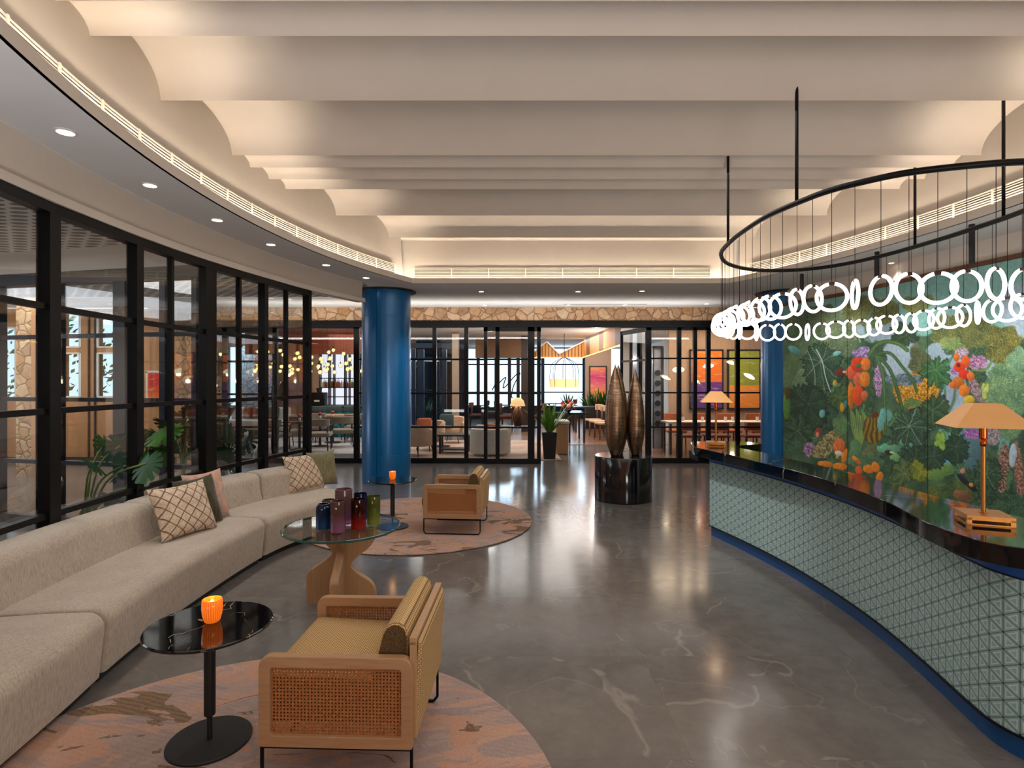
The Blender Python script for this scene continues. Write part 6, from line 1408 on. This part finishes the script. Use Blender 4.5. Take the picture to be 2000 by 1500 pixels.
# navy curtain stack and glimpsed dining sets of the terrace
tag(obj('curtain', (lambda m: (m.rings([[(P(896, 0, 17.0).x + i*0.032, 17.0 + 0.05*math.sin(i*2.1) + o_, z) for o_ in (0, 0.02) for z in ((0.02, 2.9) if o_ == 0 else (2.9, 0.02))] for i in range(10)]), m)[1])(MB()), MT['navy'], smooth=60), 'dark blue curtain drawn beside the seaward windows', 'curtain')
# terrace tables and chairs
R_ = random.Random(21)
tb = [(930, 21.0), (962, 19.5), (990, 21.5), (1020, 18.8), (1062, 20.6), (1088, 22.9), (1135, 20.5)]
for i, (px, Y) in enumerate(tb):
    x = P(px, 0, Y).x; table(['terrace-side table furthest left behind the glazed partition', 'blue glinting terrace table left of the logo', 'far terrace table below the logo', 'terrace table behind the driftwood lamp', 'restaurant table at the left of the opening', 'restaurant table in the middle of the opening', 'restaurant table at the far window'][i], (x, Y, 0.008), (0.8, 0.7), 0.72, top='bmarble', grp='restaurant tables by the seaward windows', name='restaurant_table')
    for s in ((-1, 1) if i != 6 else (1,)): dchair('dark chair %s %s' % ('left of' if s < 0 else 'right of', ['the leftmost terrace-side table', 'the table left of the logo', 'the far table below the logo', 'the table behind the driftwood lamp', 'the table at the left of the opening', 'the table in the middle of the opening', 'the table at the far window'][i]), (x + s*0.55, Y, 0.008), -s*PI/2 + PI, 'redfab' if i % 2 else 'tealfab', 0.86, 'restaurant chairs by the seaward windows', 'darkwood')
# restaurant through the opening
for i, (px, Y) in enumerate(((1160, 16.9), (1170, 16.2), (1181, 15.5))): dchair(['furthest tan chair in the row right of the restaurant aisle', 'middle tan chair in the row right of the restaurant aisle', 'nearest tan chair in the row right of the restaurant aisle'][i], (P(px, 0, Y).x, Y, 0.008), PI/2+0.2, 'beige', 0.9, 'tan chairs along the restaurant aisle', 'walnut')
table('dark serving table by the flower arrangement', (P(1122, 0, 15.2).x, 15.2, 0.008), (0.5, 1.2), 0.78, top='bmarble', name='serving_table')
table('long dark table behind the tan restaurant chairs', (P(1168, 0, 17.6).x, 17.9, 0.008), (1.5, 0.7), 0.80, top='darkwood', name='serving_table')
cb = thing('service_counter', 'pale oak service counter with a white stone top', 'counter', (P(1096, 0, 12.6).x, 12.6, 0)); obj('body', MB().rbox((0, 0, 0.33), (0.27, 0.55, 0.66), 0.02), MT['oak'], cb); obj('stone_top', MB().rbox((0, 0, 0.70), (0.34, 0.60, 0.07), 0.03), MT['white'], cb, smooth=40)
t = thing('flower_arrangement', 'pink and red flower arrangement in a bowl on the serving table', 'flowers', (P(1107, 0, 14.9).x + 0.03, 14.9, 0.789)); obj('bowl', MB().lathe([(0.05, 0), (0.12, 0.06), (0.13, 0.08), (0.11, 0.07), (0.001, 0.02)], 24), MT['blackmatte'], t, smooth=40)
R_ = random.Random(2)
for k in range(22):
    a, r = R_.uniform(0, 6.28), R_.uniform(0, 0.16); c = [S(190, 40, 60), S(236, 150, 130), S(240, 190, 160), S(150, 24, 40)][k % 4]
    mt1 = MT.setdefault('petal%d' % (k % 4), simple('petals_%d' % (k % 4), c, 0.6)); obj('bloom', MB().sphere((r*math.cos(a), r*math.sin(a), 0.10 + R_.uniform(0, 0.2)), R_.uniform(0.035, 0.06), 8, 6), mt1, t, smooth=True)
obj('leaves', blades(24, 0.45, 0.7, 4, 0.02, 0.1), MT['leaf_dark'], t)
t = thing('planter_trough', 'long trough of green palms below the pink canvas', 'planter', (P(1170, 0, 19.0).x, 19.05, 0)); obj('trough', MB().box((0, 0, 0.35), (0.9, 0.25, 0.7)), MT['blackmatte'], t)
m = MB()
for dx in (-0.33, -0.12, 0.1, 0.32): b = blades(22, 0.75, 0.8, int(dx*100)+90, 0.03, 0.65); b.v = [(a+dx, y, z) for a, y, z in b.v]; m.add(b.v, b.f)
obj('foliage', m, MT['leaf'], t, smooth=True)
# pendant with drum shade and hoops
p = P(1102, 748, 17.0); t = thing('drum_pendant', 'large amber drum pendant hung from a cage of curved wires', 'pendant light', p)
obj('drum_shade', MB().lathe([(0.43, -0.13), (0.43, 0.13), (0.42, 0.13), (0.42, -0.13)], 48, loop=True), MT['shade'], t, smooth=40); point('drum_glow', p, 10)
for k in range(8):
    a = 2*PI*k/8; pts = catmull([(0.43*math.cos(a), 0.43*math.sin(a), -0.13), (0.43*math.cos(a), 0.43*math.sin(a), 0.3), (0.36*math.cos(a), 0.36*math.sin(a), 0.58), (0.03*math.cos(a), 0.03*math.sin(a), 0.78)], 5); obj('wire_hoop', MB().tube(pts, 0.008, 6), MT['black'], t, smooth=True)
obj('rod', MB().cyl((0, 0, 0.78), 0.01, 3.04-p.z-0.78, 8), MT['black'], t)

# ---- bar lounge left of the column
YB_ = 16.0
a, b = P(628, 0, YB_).x, P(720, 0, YB_).x
bar = thing('bar_counter', 'teal patterned bar counter with a dark top below the bottle shelves', 'bar counter', ((a+b)/2, YB_+0.3, 0))
t = NT('teal_bar_front'); v = t.coord('Object', (1, 1, 1)); ck = t.new('ShaderNodeTexChecker'); ck.inputs['Scale'].default_value = 9; t.link(v, ck.inputs[0]); t.base(t.mix(ck.outputs['Fac'], S(20, 84, 100), S(40, 130, 140))); t.b.inputs['Roughness'].default_value = 0.3
obj('front', MB().box((0, 0, 0.42), (b-a, 0.5, 0.84)), t.m, bar); obj('top', MB().box((0, -0.03, 0.875), (b-a+0.1, 0.66, 0.07)), MT['navy'], bar, bevel=0.01)
# back bar shelves
YS = 18.2
a, b = P(618, 0, YS).x, P(712, 0, YS).x; cx0 = (a+b)/2
sh = thing('bottle_shelf', 'backlit bar shelving with a black grid frame', 'shelf', (cx0, YS, 0)); MT['backlit'] = emis('backlit_panel', (0.86, 0.84, 0.98), 1.2)
obj('backlit_panel', MB().box((0, 0.12, 1.62), (b-a, 0.02, 1.8)), MT['backlit'], sh)
for py in (687, 739, 757, 775, 791): obj('shelf_board', MB().box((0, 0, P(0, py, YS).z), (b-a, 0.22, 0.025)), MT['black'], sh)
for px in (618, 626, 644, 653, 675, 683, 706): obj('upright', MB().box((P(px, 0, YS).x-cx0, 0, 1.65), (0.035 if px in (644, 675, 706) else 0.02, 0.22, 1.75)), MT['black'], sh)
bc = [S(120, 70, 30), S(190, 120, 40), S(40, 50, 30), S(160, 60, 40), S(210, 190, 150), S(90, 100, 60)]
R_ = random.Random(9)
for i in range(6): MT['bottle%d' % i] = simple('bottle_glass_%d' % i, bc[i], 0.15, var=0.1)
zsh = P(0, 757, YS).z + 0.0125; bot = None; px = 624.5; bots = []
while px < 708:
    if abs(px-644) > 1.5 and abs(px-675) > 1.5 and abs(px-653) > 1.2 and abs(px-683) > 1.2 and abs(px-706) > 1.5:
        h = R_.uniform(0.2, 0.28); o = obj('liquor_bottle', MB().lathe([(0.026, 0), (0.026, h*0.6), (0.01, h*0.75), (0.009, h), (0.0005, h)], 10), MT['bottle%d' % R_.randrange(6)], smooth=40, loc=(P(px, 0, YS).x, YS - 0.04 + R_.uniform(-0.03, 0.03), zsh)); tag(o, 'liquor bottle on the backlit shelf behind the bar', 'bottle', 'bottles on the backlit bar shelf')
    px += 2.5
# bar stools
for i, px in enumerate((629, 657, 690)):
    t = thing('bar_stool', ['left bar stool at the teal bar', 'middle bar stool at the teal bar', 'right bar stool at the teal bar, partly behind the partition post'][i], 'bar stool', (P(px, 0, 15.4).x, 15.4, FZ), group='bar stools'); obj('seat', MB().rbox((0, 0, 0.66), (0.4, 0.36, 0.07), 0.03, 2), MT['beige'], t, smooth=40); obj('backrest', MB().rbox((0, -0.18, 0.84), (0.42, 0.05, 0.16), 0.02, 2), MT['tealfab'], t, smooth=40)
    for sx in (-1, 1):
        for sy in (-1, 1): obj('leg', MB().tube([(sx*0.15, sy*0.14, 0.65), (sx*0.19, sy*0.18, 0)], 0.012, 6), MT['darkwood'], t)
    obj('foot_rail', MB().box((0, 0.16, 0.22), (0.34, 0.02, 0.02)), MT['brass'], t)
# armchairs and tables
ac = [(622, 12.9, 0.15, 'taupe wooden armchair just left of the clear pane, nearest the sofa'), (668, 13.8, 0.35, 'taupe wooden armchair in the middle of the clear pane'), (694, 14.9, 0.2, 'taupe wooden armchair behind the middle one, further right'), (535, 12.7, -0.2, 'dark framed armchair low behind the gridded glazing'), (570, 13.6, 2.6, 'armchair in front of the tan wall, turned away'), (612, 14.8, 2.9, 'armchair facing the hall in front of the bar')]
for i, (px, Y, rz, lb) in enumerate(ac): dchair(lb, (P(px, 0, Y).x, Y, FZ), rz, 'taupe', 0.74, 'wooden armchairs of the bar lounge', 'darkwood', arms=True, name='lounge_armchair', low=True)
for px, Y, lb in ((625, 13.8, 'round dark table left of the middle armchair'), (650, 14.6, 'round dark table by the right armchairs'), (585, 13.1, 'round dark table behind the gridded glazing')):
    table(lb, (P(px, 0, Y).x, Y, FZ), 0.5, 0.66, top='darkwood', rnd=True, grp='round tables of the bar lounge', name='cafe_table')
    t = thing('bud_vase', 'tiny vase with pink flowers on the ' + lb, 'vase', (P(px, 0, Y).x, Y, FZ + 0.661), group='bud vases'); obj('vase', MB().lathe([(0.03, 0), (0.035, 0.05), (0.015, 0.1), (0.001, 0.1)], 12), MT['white'], t, smooth=True); obj('flowers', MB().sphere((0, 0, 0.13), 0.045, 8, 6), MT['petal0'], t, smooth=True)
# wall bench with cushions
bn = thing('wall_bench', 'pale upholstered bench against the stone wall with cushions', 'bench', (P(500, 0, 16.8).x, 16.9, FZ)); obj('seat', MB().rbox((0, 0, 0.3), (1.8, 0.6, 0.3), 0.05), MT['offwhite'], bn, smooth=40); obj('backrest', MB().rbox((0, 0.26, 0.55), (1.8, 0.14, 0.5), 0.05), MT['offwhite'], bn, smooth=40); obj('plinth', MB().box((0, 0, 0.08), (1.6, 0.5, 0.16)), MT['darkwood'], bn)
for px, m_, lb in ((484, 'redfab', 'left rust cushion on the wall bench'), (496, 'redfab', 'second rust cushion on the wall bench'), (505, 'offwhite', 'pale blue cushion on the wall bench'), (530, 'tealfab', 'blue cushion at the right end of the wall bench')):
    tag(obj('scatter_cushion', MB().rbox((0, 0, 0), (0.36, 0.13, 0.34), 0.05), MT[m_], smooth=40, loc=(P(px, 0, 16.8).x, 16.93, 0.66), rot=(-0.2, 0, 0)), lb, 'cushion')
# oval wall sculpture, large urn, blue-lit tall window
tag(obj('wall_sculpture', MB().sphere((0, 0, 0), 0.16, 24, 16, (0.7, 0.3, 2.0)), MT['bronze'], smooth=True, loc=(P(549, 0, 17.8).x, 17.86, P(0, 764, 17.8).z)), 'tall oval bronze form hanging on the tan wall', 'sculpture')
t = thing('stone_urn', 'dark urn on a pale base at the left of the lounge', 'urn', (P(437, 0, 13.5).x, 13.5, 0)); obj('urn', MB().lathe([(0.08, 0.62), (0.1, 0.66), (0.24, 0.92), (0.28, 1.02), (0.25, 1.02), (0.2, 0.9), (0.001, 0.7)], 28), MT['darkwood'], t, smooth=True); obj('pedestal', MB().lathe([(0.15, 0), (0.15, 0.6), (0.10, 0.62), (0.001, 0.62)], 24), MT['beige'], t, smooth=40)
for i in range(6): obj('twig', MB().tube([(0, 0, 0.9), (0.25*math.cos(i*1.05), 0.2*math.sin(i*1.05), 1.12)], 0.008, 6), MT['darkwood'], t)
w9 = struct('window_9'); w9['label'] = 'tall blue-lit window slot at the left of the stone wall'; a, b = P(447, 0, 18.2).x, P(463, 0, 18.2).x
obj('frame', MB().box((a, 18.2, 1.5), (0.05, 0.1, 3)).box((b, 18.2, 1.5), (0.05, 0.1, 3)), MT['white'], w9); gl(w9, MB().box(((a+b)/2, 18.2, 1.5), (b-a, 0.01, 3)))
# coffee machine on the bar
t = thing('coffee_machine', 'black coffee machine at the left end of the back bar', 'coffee machine', (P(632, 0, 17.4).x, 17.0, 0)); obj('stand', MB().box((0, 0, 0.42), (0.5, 0.4, 0.84)), MT['darkwood'], t); obj('machine', MB().rbox((0, 0, 1.06), (0.42, 0.36, 0.42), 0.03), MT['black'], t, smooth=40); obj('hopper', MB().lathe([(0.06, 1.27), (0.09, 1.4), (0.001, 1.4)], 16), MT['blackmatte'], t); obj('spout', MB().box((0, -0.2, 1.02), (0.14, 0.06, 0.05)), MT['white'], t)
# amber globe pendants over the lounge
gp = [(430.8, 692), (504, 687), (513, 691), (502, 714), (500, 721), (504, 720), (498, 725), (509, 725), (523, 687), (534, 709), (528, 717), (547, 685), (553, 693), (550, 716), (547, 725), (576, 701), (581, 690), (585, 698), (566, 715), (569, 723), (571, 721), (570, 729), (582, 722), (608, 698), (608, 710), (606, 726), (627, 701), (629, 707), (640, 712), (645, 700), (651, 684), (642, 688), (622, 716), (633, 721), (637, 724), (639, 721), (625, 727), (649, 715), (653, 727), (665, 714), (671, 691), (676, 710), (683, 702), (679, 721), (686, 719), (699, 697), (702, 725)]
R_ = random.Random(5); g0 = None
for i, (px, py) in enumerate(gp):
    p = P(px, py, 14.2 + R_.uniform(-1.0, 1.2))
    if g0 is None:
        g0 = thing('globe_pendant', 'small amber glowing globe pendant hung on a thin cord over the bar lounge', 'pendant light', p, group='amber globe pendants over the bar lounge')
        obj('globe', MB().sphere((0, 0, 0), 0.058, 14, 10), MT['globeglass'], g0, smooth=True); obj('lamp', MB().sphere((0, 0, 0), 0.042, 10, 8), MT['globe'], g0, smooth=True)
        obj('cap', MB().cyl((0, 0, 0.05), 0.014, 0.05, 10), MT['blackmatte'], g0, smooth=40); obj('cord', MB().beam((0, 0, 0), (0, 0, 1.0), 0.004, 0.004), MT['black'], g0, loc=(0, 0, 0.09)); g0.children[-1].scale[2] = 1
        gq = g0
    else: gq = dup(g0, loc=p)
    for k_ in gq.children_recursive:
        if k_.name.startswith('cord'): k_.scale[2] = 2.99 - p.z - 0.09
tag(obj('pendant_canopy', MB().box((P(560, 0, 14.3).x, 14.3, 3.012), (5.4, 3.4, 0.06)), MT['redwood']), 'red timber ceiling raft from which the globe pendants hang', 'ceiling raft')
